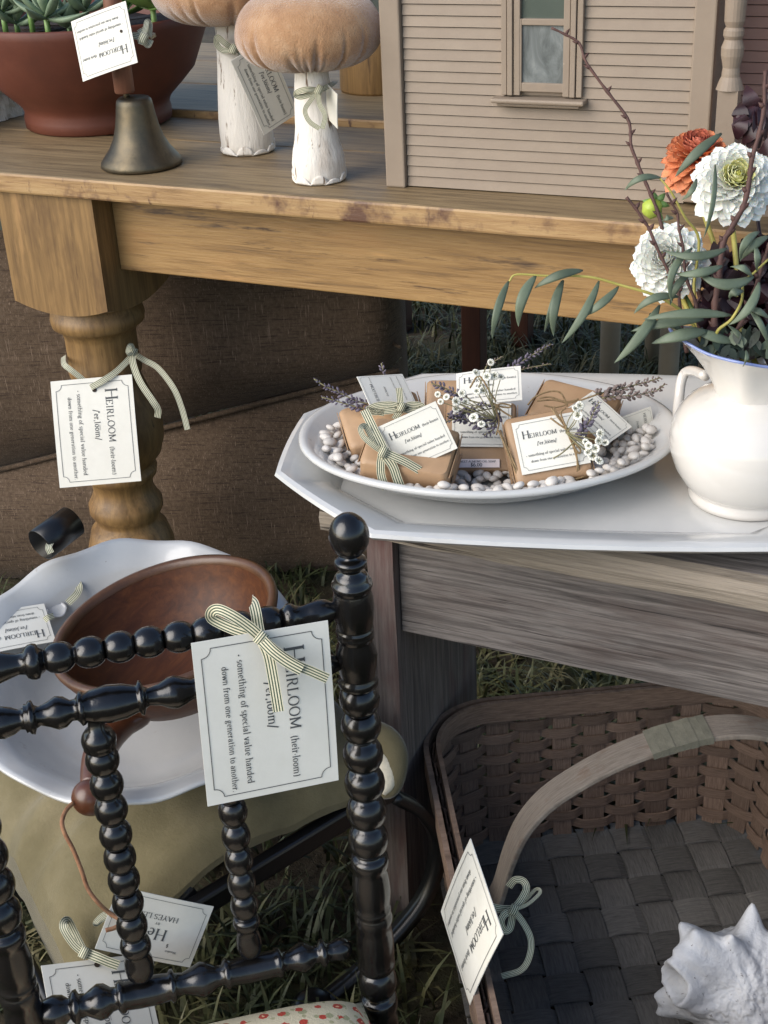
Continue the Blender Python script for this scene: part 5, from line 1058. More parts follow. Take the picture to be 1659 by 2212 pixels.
def card(px, t_, label, group, aspect=1.30, lines=STD, bend=.012, hint=None, name='paper_tag', cat='tag', hole=None, border=True, W=None, round_=0, mat=None, lettering_bold=1.0, pose=None):
    c, B, W, Hc, err = pose if pose is not None else solve_card(px, t_, aspect, hint=hint); ux, uy, n = B[:, 0], B[:, 1], B[:, 2]
    if n.dot(CAM - c) < 0: n = -n; 
    T_ = thing(name, c, label, cat, group)
    def pt(u, v, o=0.0):  # u 0..1 from left, v 0..1 from top
        return c + ux * (u - .5) * W + uy * (.5 - v) * Hc + n * (o + bend * W * (1 - (2 * u - 1) ** 2) + 0)
    m = MB(); NU = 9; fr = [[pt(i / (NU - 1), j / 4, .0004) for i in range(NU)] for j in range(5)]; bk_ = [[pt(i / (NU - 1), j / 4, -.0004) for i in range(NU)] for j in range(5)]
    m.grid(fr[::-1]); m.grid(bk_); ring = lambda g: [g[0][i] for i in range(NU)] + [g[j][-1] for j in range(1, 5)] + [g[-1][i] for i in range(NU - 2, -1, -1)] + [g[j][0] for j in range(3, 0, -1)]
    m.grid([ring(fr), ring(bk_)], cu=True); cb = m.build('card', mat or card_mat, T_, smooth=False)
    m = MB()
    def quadstrip(L, Rr):
        vs = [pt(p[0], p[1], .0009) for p in L] + [pt(p[0], p[1], .0009) for p in Rr]; k = len(L); m.add(vs, [(i, i + 1, k + i + 1, k + i) for i in range(k - 1)])
    for (s, x, y, wd, sz) in lines:
        po, _ = text_polys(s, 0, 0, width=wd, size=sz, bold=lettering_bold)
        for L, Rr in po: quadstrip([(x + p[0], y - p[1] * aspect) for p in L], [(x + p[0], y - p[1] * aspect) for p in Rr])
    if border:
        iu, iv, r = .045, .045 * aspect, .055; w = .0045; bp_ = []
        for cx_, cy_, a0 in ((iu, iv, 90), (1 - iu, iv, 180), (1 - iu, 1 - iv, 270), (iu, 1 - iv, 0)):
            ar = [(cx_ + r * math.cos(math.radians(a0 - 90 * k / 5)), cy_ + r * aspect * math.sin(math.radians(a0 - 90 * k / 5))) for k in range(6)]; bp_ += ar
        bq = []
        for i in range(len(bp_)):
            p, q = bp_[i], bp_[(i + 1) % len(bp_)]; ns_ = 10 if math.hypot(p[0] - q[0], p[1] - q[1]) > .2 else 1
            bq += [(p[0] + (q[0] - p[0]) * z_ / ns_, p[1] + (q[1] - p[1]) * z_ / ns_) for z_ in range(ns_)]
        bp_ = bq; k = len(bp_)
        for i in range(k):
            p, q = bp_[i], bp_[(i + 1) % k]; dx, dy = q[0] - p[0], (q[1] - p[1]) / aspect; l = math.hypot(dx, dy) or 1; ox, oy = -dy / l * w / 2, dx / l * w / 2 * aspect
            vs = [pt(p[0] + ox, p[1] + oy, .0009), pt(q[0] + ox, q[1] + oy, .0009), pt(q[0] - ox, q[1] - oy, .0009), pt(p[0] - ox, p[1] - oy, .0009)]; m.add(vs, [(0, 1, 2, 3)])
    m.build('printed_lettering', ink, T_, smooth=False)
    if hole:
        q = MB(); q.add([pt(hole[0] + .022 * math.cos(a), hole[1] + .022 * aspect * math.sin(a), .0012) for a in np.linspace(0, 6.28, 13)[:-1]], [tuple(range(12))]); q.build('punched_hole', hole_mat, T_, smooth=False)
    return T_, c, pt, n, W, Hc
def rib(T_, pts, d, wpx, mat=None, name='ribbon', nv=None, n=6, th=.0005):
    """striped ribbon through (x, y[, depth offset]) pixels at lens depth d"""
    P3 = smoothpath([atd(p[0], p[1], d + (p[2] if len(p) > 2 else 0)) for p in pts], n); w = wpx * d / F
    return MB().strip(P3, w, nv=nv if nv is not None else -FWD, th=th).build(name, mat or ribbon_mat, T_, auto=50)
def knot(T_, x, y, d, r, mat=None, dirx=(1, .5)):
    c = atd(x, y, d); e = nrm(RGT * dirx[0] - UPV * dirx[1]); q = nrm(np.cross(e, FWD)); s = r * d / F; pts = [c + q * s * 1.15 * math.cos(a) + FWD * s * .55 * math.sin(a) for a in np.linspace(0, 6.28, 17)]
    m = MB(); m.strip(pts, s * 1.7, wd=e, th=.0005); return m.build('knot', mat or ribbon_mat, T_)
TG = 'printed heirloom tags'
# ---- tag on the table leg
t, c, pt, n_, W_c, H_c = card([(284.9, 809.4), (305, 1038.3), (129.6, 1054.9), (109.2, 823.6)], np.linalg.norm(aty(207, 930, 1.385) - CAM), 'ivory tag tied with striped ribbon to the turned table leg', TG, hole=(.115, .47))
d = depth(c)
rib(t, [(196, 837, -.004), (222, 822, -.008), (252, 802, -.004), (280, 774, .01), (290, 757, .03)], d, 13, ribbon_mat2); rib(t, [(137, 770, .05), (138, 786, .01), (150, 797, .003), (168, 811, .004), (188, 828, .008)], d, 12, ribbon_mat2)
rib(t, [(286, 762, .015), (288, 788, .0), (303, 826, -.01), (329, 865, -.012), (341, 885, -.008), (340, 902, 0)], d, 14, ribbon_mat2); rib(t, [(290, 764, .03), (312, 778, .02), (342, 796, .01), (375, 839, .0), (393, 883, .0), (405, 928, .0)], d, 12, ribbon_mat2)
knot(t, 287, 761, d + .012, 9, ribbon_mat2); rib(t, [(288, 757, .01), (282, 746, .005), (277, 760, 0), (284, 768, .005)], d, 11, ribbon_mat2)
# ---- tag on the bobbin chair
rp_ = np.array([PL[0] + cdir[0] * railpos(555, ZT), PL[1] + cdir[1] * railpos(555, ZT), ZT]); tch = np.linalg.norm(rp_ - CAM) - .03
t, c, pt, n_, W_c, H_c = card([(709, 1342), (730, 1683), (450, 1743.5), (411, 1387.5)], tch, 'large ivory tag tied with a striped bow to the top rail of the bobbin chair', TG, hole=(.075, .47))
d = depth(atd(560, 1370, 1) * 0 + pt(.1, .47)) - .004
rib(t, [(565, 1378, -.004), (540, 1356, -.006), (505, 1332, -.008), (473, 1317, -.006), (458, 1321, -.002), (456, 1334, .004), (475, 1346, .006), (512, 1362, .004), (560, 1378, .0)], d, 24)
rib(t, [(562, 1374, 0), (557, 1350, .004), (553, 1325, .004), (548, 1304, .012), (545, 1296, .04)], d, 24)
rib(t, [(566, 1380, -.006), (600, 1410, -.009), (640, 1436, -.008), (672, 1450, -.006), (708, 1466, -.003)], d, 22); rib(t, [(566, 1384, -.008), (590, 1408, -.011), (620, 1430, -.011), (652, 1448, -.010)], d, 24)
rib(t, [(566, 1384, -.003), (580, 1415, -.006), (590, 1465, -.006), (596, 1500, -.005), (602, 1537, -.004)], d, 24); knot(t, 564, 1379, d - .006, 13, dirx=(1, .8))
# ---- tag on the hand bell
t, c, pt, n_, W_c, H_c = card([(301, 135.8), (176.4, 175.8), (156.8, 47.6), (268.2, 1.4)], np.linalg.norm(BELLH - CAM) - .035, 'ivory tag hanging upside down from the bell handle', TG, aspect=1.18, bend=.02, hole=(.16, .56))
d = depth(c); rib(t, [(266, 74, -.003), (280, 76, -.004), (296, 78, -.006), (310, 84, -.006)], d, 15, ribbon_mat2); rib(t, [(308, 84, -.008), (314, 62, -.008), (318, 46, -.004), (324, 54, .0), (322, 80, .0)], d, 11, ribbon_mat2)
rib(t, [(300, 72, -.006), (312, 66, -.002), (326, 70, .006), (332, 82, .03)], d, 14, ribbon_mat2); rib(t, [(300, 88, -.010), (312, 92, -.010), (320, 98, -.006), (326, 86, -.004)], d, 12, ribbon_mat2); knot(t, 310, 83, d - .010, 10, ribbon_mat2)
# ---- tags on the mushrooms
d1 = depth((m1c[0] - .02, m1c[1], zax(m1c, 106))); d2 = depth((m2c[0] - .008, m2c[1], zax(m2c, 194)))
t, c, pt, n_, W_c, H_c = card([(575, 83), (644.5, 243.6), (569, 292.6), (499.5, 131.6)], np.linalg.norm(at(560, 200, 1) * 0 + atd(560, 200, d1 - .045) - CAM), 'shaded ivory tag leaning on the stem of the rear mushroom', TG, aspect=1.9)
rib(t, [(472, 110, .02), (482, 108, -.03), (500, 106, -.044), (516, 110, -.044), (530, 128, -.04)], d1, 12, ribbon_mat2); rib(t, [(500, 104, -.046), (484, 92, -.05), (470, 80, -.046), (468, 94, -.04), (480, 108, -.04), (502, 108, -.044)], d1, 12, ribbon_mat2); knot(t, 505, 106, d1 - .05, 9, ribbon_mat2)
t, c, pt, n_, W_c, H_c = card([(726, 193), (733, 290), (704, 243), (709, 192)], np.linalg.norm(atd(718, 240, d2 - .02) - CAM), 'ivory tag seen edge on behind the front mushroom stem', TG, aspect=1.6, border=False, lines=[])
rib(t, [(648, 196, .0), (652, 194, -.026), (668, 195, -.034), (689, 194, -.036), (706, 188, -.034), (720, 180, -.016), (724, 176, .01)], d2, 12); rib(t, [(688, 195, -.04), (664, 193, -.044), (644, 198, -.04), (640, 206, -.036), (654, 209, -.036), (686, 197, -.04)], d2, 12)
rib(t, [(686, 197, -.04), (672, 216, -.042), (659, 238, -.044), (668, 262, -.046), (690, 278, -.046)], d2, 10); rib(t, [(687, 199, -.042), (690, 225, -.045), (702, 250, -.047), (696, 278, -.047)], d2, 10); knot(t, 690, 194, d2 - .042, 9)
# ---- tag on the basket
bkt = np.linalg.norm(atz(1060, 1960, .235) - CAM)
t, c, pt, n_, W_c, H_c = card([(1087.7, 2018.5), (1014.9, 2171.9), (953.5, 1968.6), (1015.9, 1811.8)], bkt - .085, 'ivory tag turned on its corner, tied to the basket handle', TG, aspect=1.3, hint=(math.radians(-60), .75))
d = depth(atz(1100, 1965, .24)) - .025
rib(t, [(1039, 1927, .0), (1042, 1942, -.003), (1056, 1956, -.005), (1080, 1963, -.006), (1108, 1964, -.006)], d, 16); rib(t, [(1106, 1966, -.008), (1090, 1975, -.012), (1082, 1992, -.012), (1090, 2010, -.008), (1101, 2006, -.004), (1106, 1985, -.004), (1107, 1968, -.006)], d, 15)
rib(t, [(1108, 1964, -.004), (1124, 1946, -.002), (1137, 1920, .0), (1130, 1903, .004), (1112, 1901, .006), (1099, 1916, .01)], d, 15); rib(t, [(1110, 1966, -.006), (1140, 1953, -.004), (1164, 1932, -.002), (1166, 1922, .0), (1156, 1922, .004), (1138, 1942, .004), (1112, 1964, .0)], d, 7)
rib(t, [(1110, 1968, -.006), (1128, 1990, -.008), (1146, 2026, -.010), (1144, 2064, -.010), (1126, 2095, -.008), (1084, 2109, -.004)], d, 13); knot(t, 1109, 1966, d - .01, 10)
# ---- tags below the bobbin chair
t, c, pt, n_, W_c, H_c = card([(310, 2058), (366, 2340), (140, 2374), (85, 2088.7)], 1.36, 'ivory tag hanging low over the grass behind the bottom rail', TG, hole=(.05, .47))
d = depth(pt(.05, .47)); rib(t, [(181, 2058, -.004), (160, 2040, -.006), (141, 2012, -.008), (137, 1996, -.006), (146, 1988, 0), (158, 2010, .006), (176, 2046, .004), (186, 2062, 0)], d, 18, ribbon_mat2); rib(t, [(180, 2056, -.006), (210, 2068, -.008), (234, 2078, -.006), (256, 2086, -.004)], d, 22, ribbon_mat2); knot(t, 182, 2058, d - .008, 11, ribbon_mat2)
t, c, pt, n_, W_c, H_c = card([(410, 2086), (205, 2052), (256.6, 1910.5), (461.5, 1962)], 1.285, 'white maker card lying upside down behind the bobbin spindles', 'maker cards', aspect=1.42,
    lines=[("Heir", .36, .50, .32, None), ("BY", .47, .60, .05, None), ("HAYES LEE", .30, .72, .42, None), ("Wooden", .20, .20, .12, None), ("$", .30, .30, .03, None)])
d = depth(atd(240, 1972, 1.2)); d = depth(c) - .0
rib(t, [(266, 1972, -.004), (250, 1970, -.01), (238, 1972, -.012), (222, 1978, -.012), (209, 1990, -.01), (207, 1996, -.006), (218, 1988, -.002), (238, 1976, -.006)], d, 12, ribbon_mat2); knot(t, 240, 1972, d - .014, 8, ribbon_mat2)
bC = at(290, 1433, 1.41); toc = nrm((CAM - bC) * [1, 1, 0]); bn = nrm(np.array([0, 0, 1]) * math.cos(math.radians(16)) + toc * math.sin(math.radians(16))); br_ = 370 * depth(bC) / F
bx, by, bz_ = basis(bn, RGT)
# ---- tag lying in the basin
bcen = onpl(24, 1360, bC - bn * .006, bn); tilt_n = nrm(bn + nrm(bC - bcen) * .22)
ux_, uy_, un_ = plane_axes(bcen, tilt_n, (-.983, .184)); Wb = np.linalg.norm(onpl(113, 1375, bcen, tilt_n) - onpl(-58, 1407, bcen, tilt_n))
t, c, pt, n_, W_c, H_c = card(None, 0, 'ivory tag lying upside down in the white basin beside a wax seal', TG, aspect=1.6, pose=(bcen, np.stack([ux_, uy_, un_], 1), Wb, Wb / 1.6, 0))
d = depth(c) - .004; rib(t, [(96, 1340, -.002), (104, 1334, -.004), (116, 1330, .0)], d, 13, ribbon_mat2)
sc = onpl(122, 1317, bC - bn * .022, bn); ds = depth(sc); rib(t, [(164, 1250, .02), (171, 1268, .012), (165, 1284, .004), (146, 1303, .0)], ds, 15, ribbon_mat2)
m = MB(); m.lathe([(0, 0), (.0105, 0), (.0115, .0012), (.0108, .0024), (.0088, .0022), (.0084, .0014), (.004, .0018), (.002, .0012), (0, .0016)], sc, tilt_n, seg=28, fn=lambda r, h, a: (r * (1 + .03 * math.sin(5 * a) + .02 * math.sin(3 * a)), h)); m.build('wax_seal', porcelain2, t)
# ---- cards on the soaps
def on_soap(sp, x, y, W, aspect, ang, off=.0016):
    _, P, ux, uy, n = sp; c = onpl(x, y, P + n * off, n); ca, sa2 = math.cos(math.radians(ang)), math.sin(math.radians(ang)); a = ux * ca + uy * sa2; return c, np.stack([a, np.cross(n, a), n], 1), W, W / aspect, 0
def scard(px, t_, label, **k): return card(px, t_, label, 'tags on the soaps', **k)
tn = lambda s, off: np.linalg.norm(s[1] - CAM) - off
t, c, pt, n_, *_ = scard([(813, 925), (943, 864), (986, 970), (865, 1021)], tn(soapA, .012), 'tilted ivory tag under the striped bow of the left front soap', aspect=1.25)
d = depth(c)
rib(t, [(787, 886, .02), (794, 900, .01), (807, 927, .0), (826, 966, -.006), (829, 978, -.006)], d, 19); rib(t, [(826, 976, -.008), (806, 962, -.010), (786, 944, -.010), (779, 926, -.008), (788, 920, -.004), (798, 936, -.002), (812, 962, -.004), (826, 974, -.006)], d, 12)
rib(t, [(828, 978, -.007), (848, 1006, -.007), (858, 1034, -.004), (865, 1052, -.001)], d, 20); rib(t, [(826, 978, -.006), (822, 1004, -.006), (824, 1030, -.004), (834, 1056, 0)], d, 18); rib(t, [(828, 976, -.008), (850, 986, -.010), (876, 998, -.009), (907, 1016, -.006)], d, 18); knot(t, 828, 976, d - .011, 10, dirx=(1, .5))
rib(t, [(940, 976, .008), (952, 986, .006), (966, 998, .008), (977, 1010, .014)], d, 14)
t, c, pt, n_, *_ = scard([(800, 879), (770.4, 814.7), (868.6, 807.5), (899, 873.5)], tn(soapB, .0), 'ivory tag standing sideways over the dark striped bow', aspect=.72, lines=[("HEIRLOOM", .10, .24, .62, None), ("(heir-loom)", .74, .24, .2, None), ("/'er,l~m/", .3, .48, .3, None), ("* something of special value handed", .1, .70, .8, None), ("down from one generation to another.", .14, .84, .8, None)])
d = depth(soapB[1]) - .03
for q in ([(868, 880), (845, 874), (815, 876), (798, 884), (806, 890), (835, 888), (866, 884)], [(868, 880), (890, 874), (912, 878), (900, 888), (872, 884)], [(866, 878), (864, 860), (862, 838)], [(868, 884), (858, 896), (852, 906)], [(790, 884), (808, 888), (830, 892)]): rib(t, q, d, 14)
knot(t, 868, 880, d - .004, 9)
t, c, pt, n_, *_ = scard(None, 0, pose=on_soap(soapC, 1040, 918, .060, 1.28, 0), label= 'ivory label on the middle soap half hidden by lavender', aspect=1.28)
t, c, pt, n_, *_ = scard([(985, 812.7), (1125, 785.6), (1128, 869.6), (987, 876)], tn(soapF, .03), 'upright ivory tag leaning at the back of the dish', aspect=1.45)
t, c, pt, n_, *_ = scard(None, 0, pose=on_soap(soapD, 1190, 957, .068, 1.27, 0), label= 'ivory label held by twine on the front right soap', aspect=1.3)
dd = depth(c) - .006; T_D = t
t, c, pt, n_, *_ = scard([(1269, 849), (1375, 919), (1297, 967), (1232, 881)], tn(soapE, .03), 'ivory tag tilted to the right behind the lavender on the twine tied soap', aspect=1.35)
t, c, pt, n_, *_ = scard([(1402, 880), (1422, 951), (1337, 985), (1330, 905)], np.linalg.norm(op(.125, .02, .60) - CAM), 'shaded ivory tag propped against the dish rim beside the pitcher', aspect=.95, lines=[("HEIRLOOM", .10, .24, .55, None), ("(heir-loom)", .68, .24, .25, None), ("/'er,l~m/", .25, .45, .3, None), ("* something of special value handed", .1, .68, .8, None), ("down from one generation to another.", .14, .82, .8, None)])
stk_mat = M('pale_pink_sticker', [(.3, S(222, 208, 206)), (.7, S(232, 220, 216))], nscale=40, rough=.5, bump=0)
t, c, pt, n_, *_ = card(None, 0, pose=on_soap(soapC, 1030, 1001, .046, 5.2, 1, .0022), label='small pale price sticker on the lower edge of the middle soap', group='price stickers', aspect=5.2, name='price_sticker', cat='sticker', border=False, mat=stk_mat, lines=[("SWEET ALMOND OIL SOAP", .08, .42, .84, None), ("$6.00", .36, .90, .26, None)], lettering_bold=1.2)
# ---- twine
def twine(T_, paths, d, r=.0009):
    for p in paths: MB().tube(smoothpath([atd(q[0], q[1], d + (q[2] if len(q) > 2 else 0)) for q in p], 5), r, 6).build('twine', twine_mat, T_)
TW = thing('twine_tie', atd(1225, 950, dd), 'jute twine wound and tied round the front right soap', 'twine', 'jute twine on the soaps')
twine(TW, [[(1190, 880, .008), (1200, 895, 0), (1222, 925, -.003), (1240, 970, -.003), (1250, 1010, 0), (1246, 1032, .006)], [(1196, 880, .008), (1208, 900, 0), (1228, 930, -.003), (1244, 975, -.003), (1247, 1012, 0), (1240, 1034, .006)], [(1189, 903, -.004), (1205, 915, -.006), (1225, 930, -.007), (1240, 955, -.006), (1254, 972, -.005), (1249, 978, -.005), (1232, 950, -.006), (1225, 928, -.007), (1215, 905, -.006), (1212, 890, -.005), (1222, 882, -.003)],
           [(1075, 928, .014), (1090, 960, .006), (1108, 1005, .004), (1128, 1044, .004), (1150, 1056, .003), (1200, 1046, .002), (1246, 1034, .002), (1285, 1022, .008)], [(1079, 930, .014), (1096, 966, .006), (1116, 1012, .004), (1134, 1048, .004), (1156, 1060, .003), (1205, 1050, .002), (1250, 1037, .004)]], dd)
dE2 = depth(soapE[1]) - .03
TW = thing('twine_tie', atd(1200, 860, dE2), 'loose bow of jute twine on the soap behind', 'twine', 'jute twine on the soaps')
twine(TW, [[(1140, 875), (1155, 858), (1185, 846), (1210, 848), (1222, 868), (1226, 878)], [(1165, 860), (1190, 858), (1222, 868), (1250, 862)], [(1160, 866), (1195, 864), (1224, 872), (1200, 880), (1175, 876)], [(1222, 870), (1240, 868), (1262, 862), (1290, 852)]], dE2)
TW = thing('twine_tie', atd(1075, 890, dC - .04), 'jute twine knot holding the lavender bunch', 'twine', 'jute twine on the soaps')
twine(TW, [[(1068, 872), (1080, 878), (1100, 880), (1102, 876), (1085, 872), (1070, 876)], [(1070, 874), (1085, 888), (1108, 902)], [(1072, 868), (1060, 850), (1035, 812), (1015, 838)], [(1070, 878), (1078, 910), (1072, 940)], [(1064, 870), (1072, 880), (1066, 890)]], dC - .04)
rim_wood = M('lighter_bowl_rim', [(.3, S(66, 42, 24)), (.7, S(88, 58, 34))], nscale=20, stretch=(2, 2, 2), rough=.4, bump=.1, coat=.1)
# ================================================================ BASIN, WOODEN BOWL AND THEIR COMPANY
BS = thing('washbasin', bC - bn * .075, 'white scalloped ironstone basin propped on the olive velvet', 'basin')
def scal(r, h, a):
    k = max(0, (r / br_ - .75) / .25); return r * (1 + k * (.006 * math.sin(14 * a) + .006 * math.sin(7 * a + 1))), h + k * .003 * math.sin(13 * a + 1)
pf = [(0, -.076), (.42, -.076), (.46, -.079), (.48, -.074), (.58, -.066), (.72, -.046), (.82, -.022), (.90, -.006), (.97, .0), (1.0, .004), (.995, .007), (.96, .0045), (.89, .0), (.82, -.012), (.74, -.032), (.62, -.055), (.5, -.068), (.3, -.0715), (0, -.072)]
MB().lathe([(r * br_, h) for r, h in pf], bC, bn, seg=110, fn=scal).build('basin_body', porcelain2, BS)
wn_ = nrm(np.array([0, 0, 1]) * 1.0 - nrm(RGT * [1, 1, 0]) * .20 + toc * .02); wC = at(356, 1345, 1.36); wr = 252 * depth(wC) / F
WB = thing('wooden_bowl', wC - wn_ * .075, 'turned walnut brown wooden bowl tilted inside the white basin', 'bowl')
pf = [(0, -.080), (.40, -.080), (.44, -.077), (.62, -.066), (.80, -.045), (.92, -.022), (.985, -.006), (1.0, .0), (.995, .003), (.96, .0038), (.93, .002), (.92, -.001), (.88, -.016), (.78, -.038), (.60, -.058), (.36, -.069), (0, -.072)]
MB().lathe([(r * wr, h) for r, h in pf], wC, wn_, seg=80).build('bowl_body', bowl_wood, WB)
MB().lathe([(r * wr, h) for r, h in ((.985, -.006), (1.006, .0), (1.0, .0045), (.96, .0058), (.925, .0035), (.915, -.002))], wC, wn_, seg=80, caps=False).build('rim', rim_wood, WB)
# wooden pestle with a ball end
pa = [(318, 1524, 1.335), (300, 1545, 1.33), (270, 1566, 1.32), (238, 1594, 1.305), (215, 1630, 1.29), (205, 1668, 1.275), (198, 1700, 1.265)]
PS = thing('wooden_pestle', at(240, 1600, 1.30), 'reddish turned wooden pestle with a ball end lying over the basin rim', 'pestle')
sp = smoothpath([at(*p) for p in pa], 5); m = MB(); rp2 = [22, 28, 26, 30, 34, 30, 24]; m.tube(sp, [np.interp(i / (len(sp) - 1) * 6, range(7), rp2) * 1.28 / F for i in range(len(sp))], 20); m.build('shaft', pestle_wood, PS)
kc = at(195, 1723, 1.262); kr = 40 * 1.25 / F; MB().lathe([(kr * math.sin(a) + 1e-6, -kr * .92 * math.cos(a)) for a in np.linspace(0, math.pi, 15)], kc, nrm(sp[-1] - sp[0]), seg=28).build('ball_end', pestle_wood, PS)
LC = thing('leather_cord', at(140, 1790, 1.25), 'tan leather cord hanging from the pestle to the maker card', 'cord')
MB().strip(smoothpath([at(160, 1733, 1.255), at(143, 1750, 1.25), at(134, 1775, 1.245), at(140, 1800, 1.245), at(158, 1835, 1.25), at(176, 1880, 1.255), at(190, 1920, 1.26), (at(212, 1950, 1.262)), at(236, 1972, 1.27), at(262, 1990, 1.27), at(250, 2003, 1.268), at(228, 2010, 1.268)], 5), .0038, nv=-FWD + RGT * .4, th=.0012).build('cord', leather, LC)
# black cup lying behind the basin
cc = at(124, 1150, 1.485); cax = nrm(-RGT * .55 - UPV * .50 - FWD * .55); cr_ = 36 * 1.45 / F
CUP = thing('black_cup', cc, 'small black cup lying on its side behind the basin with ribbon inside', 'cup')
MB().lathe([(0, -.022), (cr_, -.022), (cr_ * 1.02, .024), (cr_ * .94, .025), (cr_ * .90, -.016), (0, -.017)], cc, cax, seg=32).build('cup_body', black_metal, CUP)
rib(CUP, [(128, 1165, .005), (112, 1170, -.02), (105, 1182, -.03), (110, 1195, -.03)], depth(cc), 14, ribbon_mat2)

# ================================================================ SPLINT BASKET
BU, BV = np.array([.866, .5, 0]), np.array([.5, -.866, 0]); U0, U1, V0, V1 = .133, .555, -1.312, -.74; RIM = .222
BK = thing('splint_basket', BU * (U0 + U1) / 2 + BV * (V0 + V1) / 2, 'old woven splint basket with a bentwood hoop handle under the bench', 'basket')
bp3 = lambda u, v, z: BU * u + BV * v + np.array([0, 0, z])
def rrect(inset, rad, step=.004):
    u0, u1, v0, v1 = U0 + inset, U1 - inset, V0 + inset, V1 - inset; pts = []
    for cu, cv, a0 in ((u1 - rad, v1 - rad, 0), (u0 + rad, v1 - rad, 90), (u0 + rad, v0 + rad, 180), (u1 - rad, v0 + rad, 270)):
        for k in range(13): a = math.radians(a0 + 90 * k / 12); pts.append((cu + rad * math.cos(a), cv + rad * math.sin(a)))
    P = np.array(pts + [pts[0]]); L = np.concatenate([[0], np.cumsum(np.linalg.norm(np.diff(P, axis=0), axis=1))]); n = int(L[-1] / step); s = np.linspace(0, L[-1], n, endpoint=False)
    Q = np.stack([np.interp(s, L, P[:, 0]), np.interp(s, L, P[:, 1])], 1); T = np.roll(Q, -1, 0) - np.roll(Q, 1, 0); T /= np.linalg.norm(T, axis=1)[:, None]; N_ = np.stack([T[:, 1], -T[:, 0]], 1); return Q, N_, L[-1]
FZ = .022
def wall_inset(z): k = (z - FZ) / (RIM - FZ); return .016 * (1 - k) ** 2.2 + .0
Q0, N0, PL_ = rrect(0.0, .085); NS = 46; NP = len(Q0); phase = 2 * math.pi * (NS / 2) / NP
nrow = 12; pitch = (RIM - .012 - FZ - .006) / nrow
rng = random.Random(21)
for r_ in range(nrow):
    z = FZ + .010 + pitch * (r_ + .5); ins = wall_inset(z); pts = []; wd = []
    for i in range(0, NP + 1):
        q, nn = Q0[i % NP], N0[i % NP]; w = math.sin(phase * (i % NP) + math.pi * r_); w = math.copysign(abs(w) ** .5, w) * .0046
        p = q - nn * (ins - w * 1.0 + .004) ; pts.append(bp3(p[0], p[1], z + .0015 * noise.noise(Vector((i * .05, r_, 0)))))
    m = MB(); m.strip(pts, pitch * .86, wd=(0, 0, 1), th=.0022); m.build('weaver', splint_brown, BK, smooth=False)
for k in range(NS):
    i = int((k + .5) / NS * NP) % NP; q, nn = Q0[i], N0[i]; tg3 = BU * N0[i][1] * -1 + BV * N0[i][0]
    pts = []
    for z in np.linspace(FZ + .002, RIM - .004, 12): ins = wall_inset(z) + .004; p = q - nn * ins; pts.append(bp3(p[0], p[1], z))
    MB().strip(pts, PL_ / NS * rng.uniform(.56, .68), wd=tg3, th=.0018).build('stake', splint_brown, BK, smooth=False)
# woven floor
nu_, nv_ = 9, 12; du, dv_ = (U1 - U0 - .03) / nu_, (V1 - V0 - .03) / nv_
for i in range(nu_):
    u = U0 + .015 + du * (i + .5); pts = []
    for k in range(nv_ * 6 + 1):
        v = V0 + .008 + (V1 - V0 - .016) * k / (nv_ * 6); w = math.cos(math.pi * (v - V0 - .015 - dv_ / 2) / dv_ + math.pi * i); pts.append(bp3(u, v, FZ + .0032 * math.copysign(abs(w) ** .5, w)))
    MB().strip(pts, du * rng.uniform(.86, .955), wd=BU, th=.0024).build('floor_splint', splint_dark, BK, smooth=False)
for j in range(nv_):
    v = V0 + .015 + dv_ * (j + .5); pts = []
    for k in range(nu_ * 6 + 1):
        u = U0 + .008 + (U1 - U0 - .016) * k / (nu_ * 6); w = -math.cos(math.pi * (u - U0 - .015 - du / 2) / du + math.pi * j); pts.append(bp3(u, v, FZ + .0032 * math.copysign(abs(w) ** .5, w)))
    MB().strip(pts, dv_ * rng.uniform(.86, .955), wd=BV, th=.0024).build('floor_splint', splint_dark, BK, smooth=False)
for ins, th, z0, hgt, nm in ((-.004, .006, RIM - .008, .030, 'outer_rim'), (.010, .005, RIM - .004, .028, 'inner_rim')):
    pts = []
    for i in range(0, NP + 1, 2): q, nn = Q0[i % NP], N0[i % NP]; p = q - nn * ins; pts.append(bp3(p[0], p[1], z0 + .002 * noise.noise(Vector((i * .02, ins * 50, 0)))))
    pts.append(pts[0]); MB().strip(pts, hgt, wd=(0, 0, 1), th=th).build(nm, splint_brown, BK, smooth=False)
hv = -1.01; hpx = [(1075, 1930), (1100, 1850), (1130, 1785), (1180, 1728), (1250, 1680), (1325, 1640), (1400, 1610), (1465, 1590), (1530, 1575), (1600, 1570), (1659, 1578)]
HP0 = BV * hv; hnv = BV * 1.0
hp_ = [onpl(x, y + 0, HP0, hnv) for x, y in hpx]; u_last = hp_[-1].dot(BU)
left = [bp3(U0 + .020, hv, .10), bp3(U0 + .022, hv, .17)]; right = [bp3(min(U1 - .02, u_last + a), hv, hp_[-1][2] - b) for a, b in ((.035, .012), (.07, .036), (.10, .075), (.115, .13))] + [bp3(U1 - .016, hv, .15), bp3(U1 - .016, hv, .10)]
hsp = smoothpath(left + hp_ + right, 5); MB().strip(hsp, .034, wd=BV, th=.006).build('hoop_handle', handle_grey, BK, smooth=False, bevel=.0015)
i0 = min(range(len(hsp)), key=lambda i: abs(proj(hsp[i])[0] - 1405)); i1 = min(range(len(hsp)), key=lambda i: abs(proj(hsp[i])[0] - 1530)); seg_ = smoothpath(hsp[i0:i1 + 1], 4)
for k in range(8):
    a, b = int(len(seg_) * k / 8), min(len(seg_) - 1, int(len(seg_) * (k + 1) / 8)); 
    if b - a >= 1: MB().strip(seg_[a:b + 1], 0.0352 + .0006 * (k % 2), wd=BV + BU * .12, th=.0072 + .0006 * (k % 3)).build('handle_tape', tape_mat, BK, smooth=False)
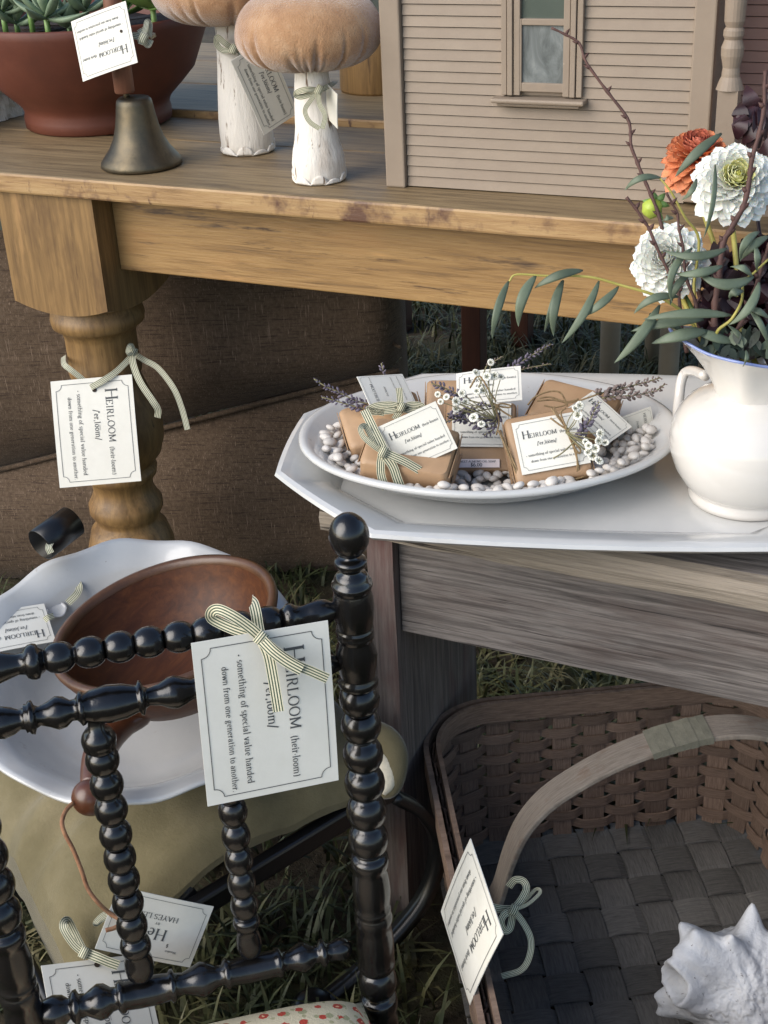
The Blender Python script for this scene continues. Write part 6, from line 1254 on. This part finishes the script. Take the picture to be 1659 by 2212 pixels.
# ---- spiky shell in the basket
sC = atz(1606, 2140, .085); sr_ = 150 * depth(sC) / F
tips = [((1465, 1990), .3, .42), ((1508, 2018), .75, .36), ((1622, 1982), .25, .46), ((1592, 2070), 1.0, .34), ((1462, 2056), .6, .24), ((1418, 2072), .2, .30), ((1398, 2150), .15, .30), ((1402, 2196), .1, .34), ((1680, 2050), .5, .4), ((1530, 2095), 1.0, .16), ((1540, 2140), 1.0, .14), ((1495, 2180), .9, .18), ((1640, 2180), 1., .12), ((1480, 2085), .8, .18)]
dirs = []
for (x, y), zt_, amp in tips:
    v = (RGT * (x - 1606) - UPV * (y - 2140)) / 150; l = np.linalg.norm(v); v = v / max(l, .4) + toward(sC) * zt_ * 1.0; dirs.append((nrm(v), amp))
hole_d = nrm((RGT * (1443 - 1606) - UPV * (2128 - 2140)) / 150 + toward(sC) * .72)
m = MB(); rows = []; NB, NA = 130, 190; ex, ey, ez = basis(toward(sC), RGT)
for i in range(NB + 1):
    th = math.pi * i / NB; row = []
    for j in range(NA):
        ph = 2 * math.pi * j / NA; dr = ez * math.cos(th) + (ex * math.cos(ph) + ey * math.sin(ph)) * math.sin(th); r = .84
        for v, a in dirs: c = math.acos(max(-1, min(1, dr.dot(v)))); r += a * (.75 * math.exp(-(c / .115) ** 1.5) + .5 * math.exp(-(c / .26) ** 2))
        c = math.acos(max(-1, min(1, dr.dot(hole_d)))); r += .26 * math.exp(-((c - .20) / .06) ** 2) - .16 * math.exp(-(c / .16) ** 2)
        r += .06 * math.sin(5.0 * math.atan2(dr.dot(ey), dr.dot(ex)) + 4 * th) * math.sin(th) ** 2 * .6 + .05 * noise.noise(Vector(dr * 3)) + .03 * noise.noise(Vector(dr * 9)) + .014 * noise.noise(Vector(dr * 26)) - .02 * max(0, math.sin(9 * dr.dot(ex) + 3 * dr.dot(ey))) ** 8
        p = sC + dr * r * sr_; p[2] = max(p[2], FZ + .004); row.append(p)
    rows.append(row)
m.grid(rows, cu=True); SH = thing('conch_shell', sC * [1, 1, 0] + np.array([0, 0, FZ]), 'bleached spiky conch shell lying in the splint basket', 'shell'); m.build('shell_body', shell_mat, SH)

# ---- scraps on the grass beside the bench leg
for (x, y, r, lb) in ((972, 1541, 7, 'small white paper scrap on the ground beside the bench leg'), (985, 1508, 4, 'tiny white shell chip on the ground behind the bench leg')):
    c = atz(x, y, .006); m = MB(); rr = r * depth(c) / F
    m.prism([c + np.array([math.cos(a) * rr * (1 + .3 * math.sin(a * 2)), math.sin(a) * rr * .7, .001 * math.sin(3 * a)]) for a in np.linspace(0, 6.28, 8)[:-1]], (0, 0, .0012)); tag(m.build('paper_scrap', card_mat, smooth=False), lb, 'scrap')
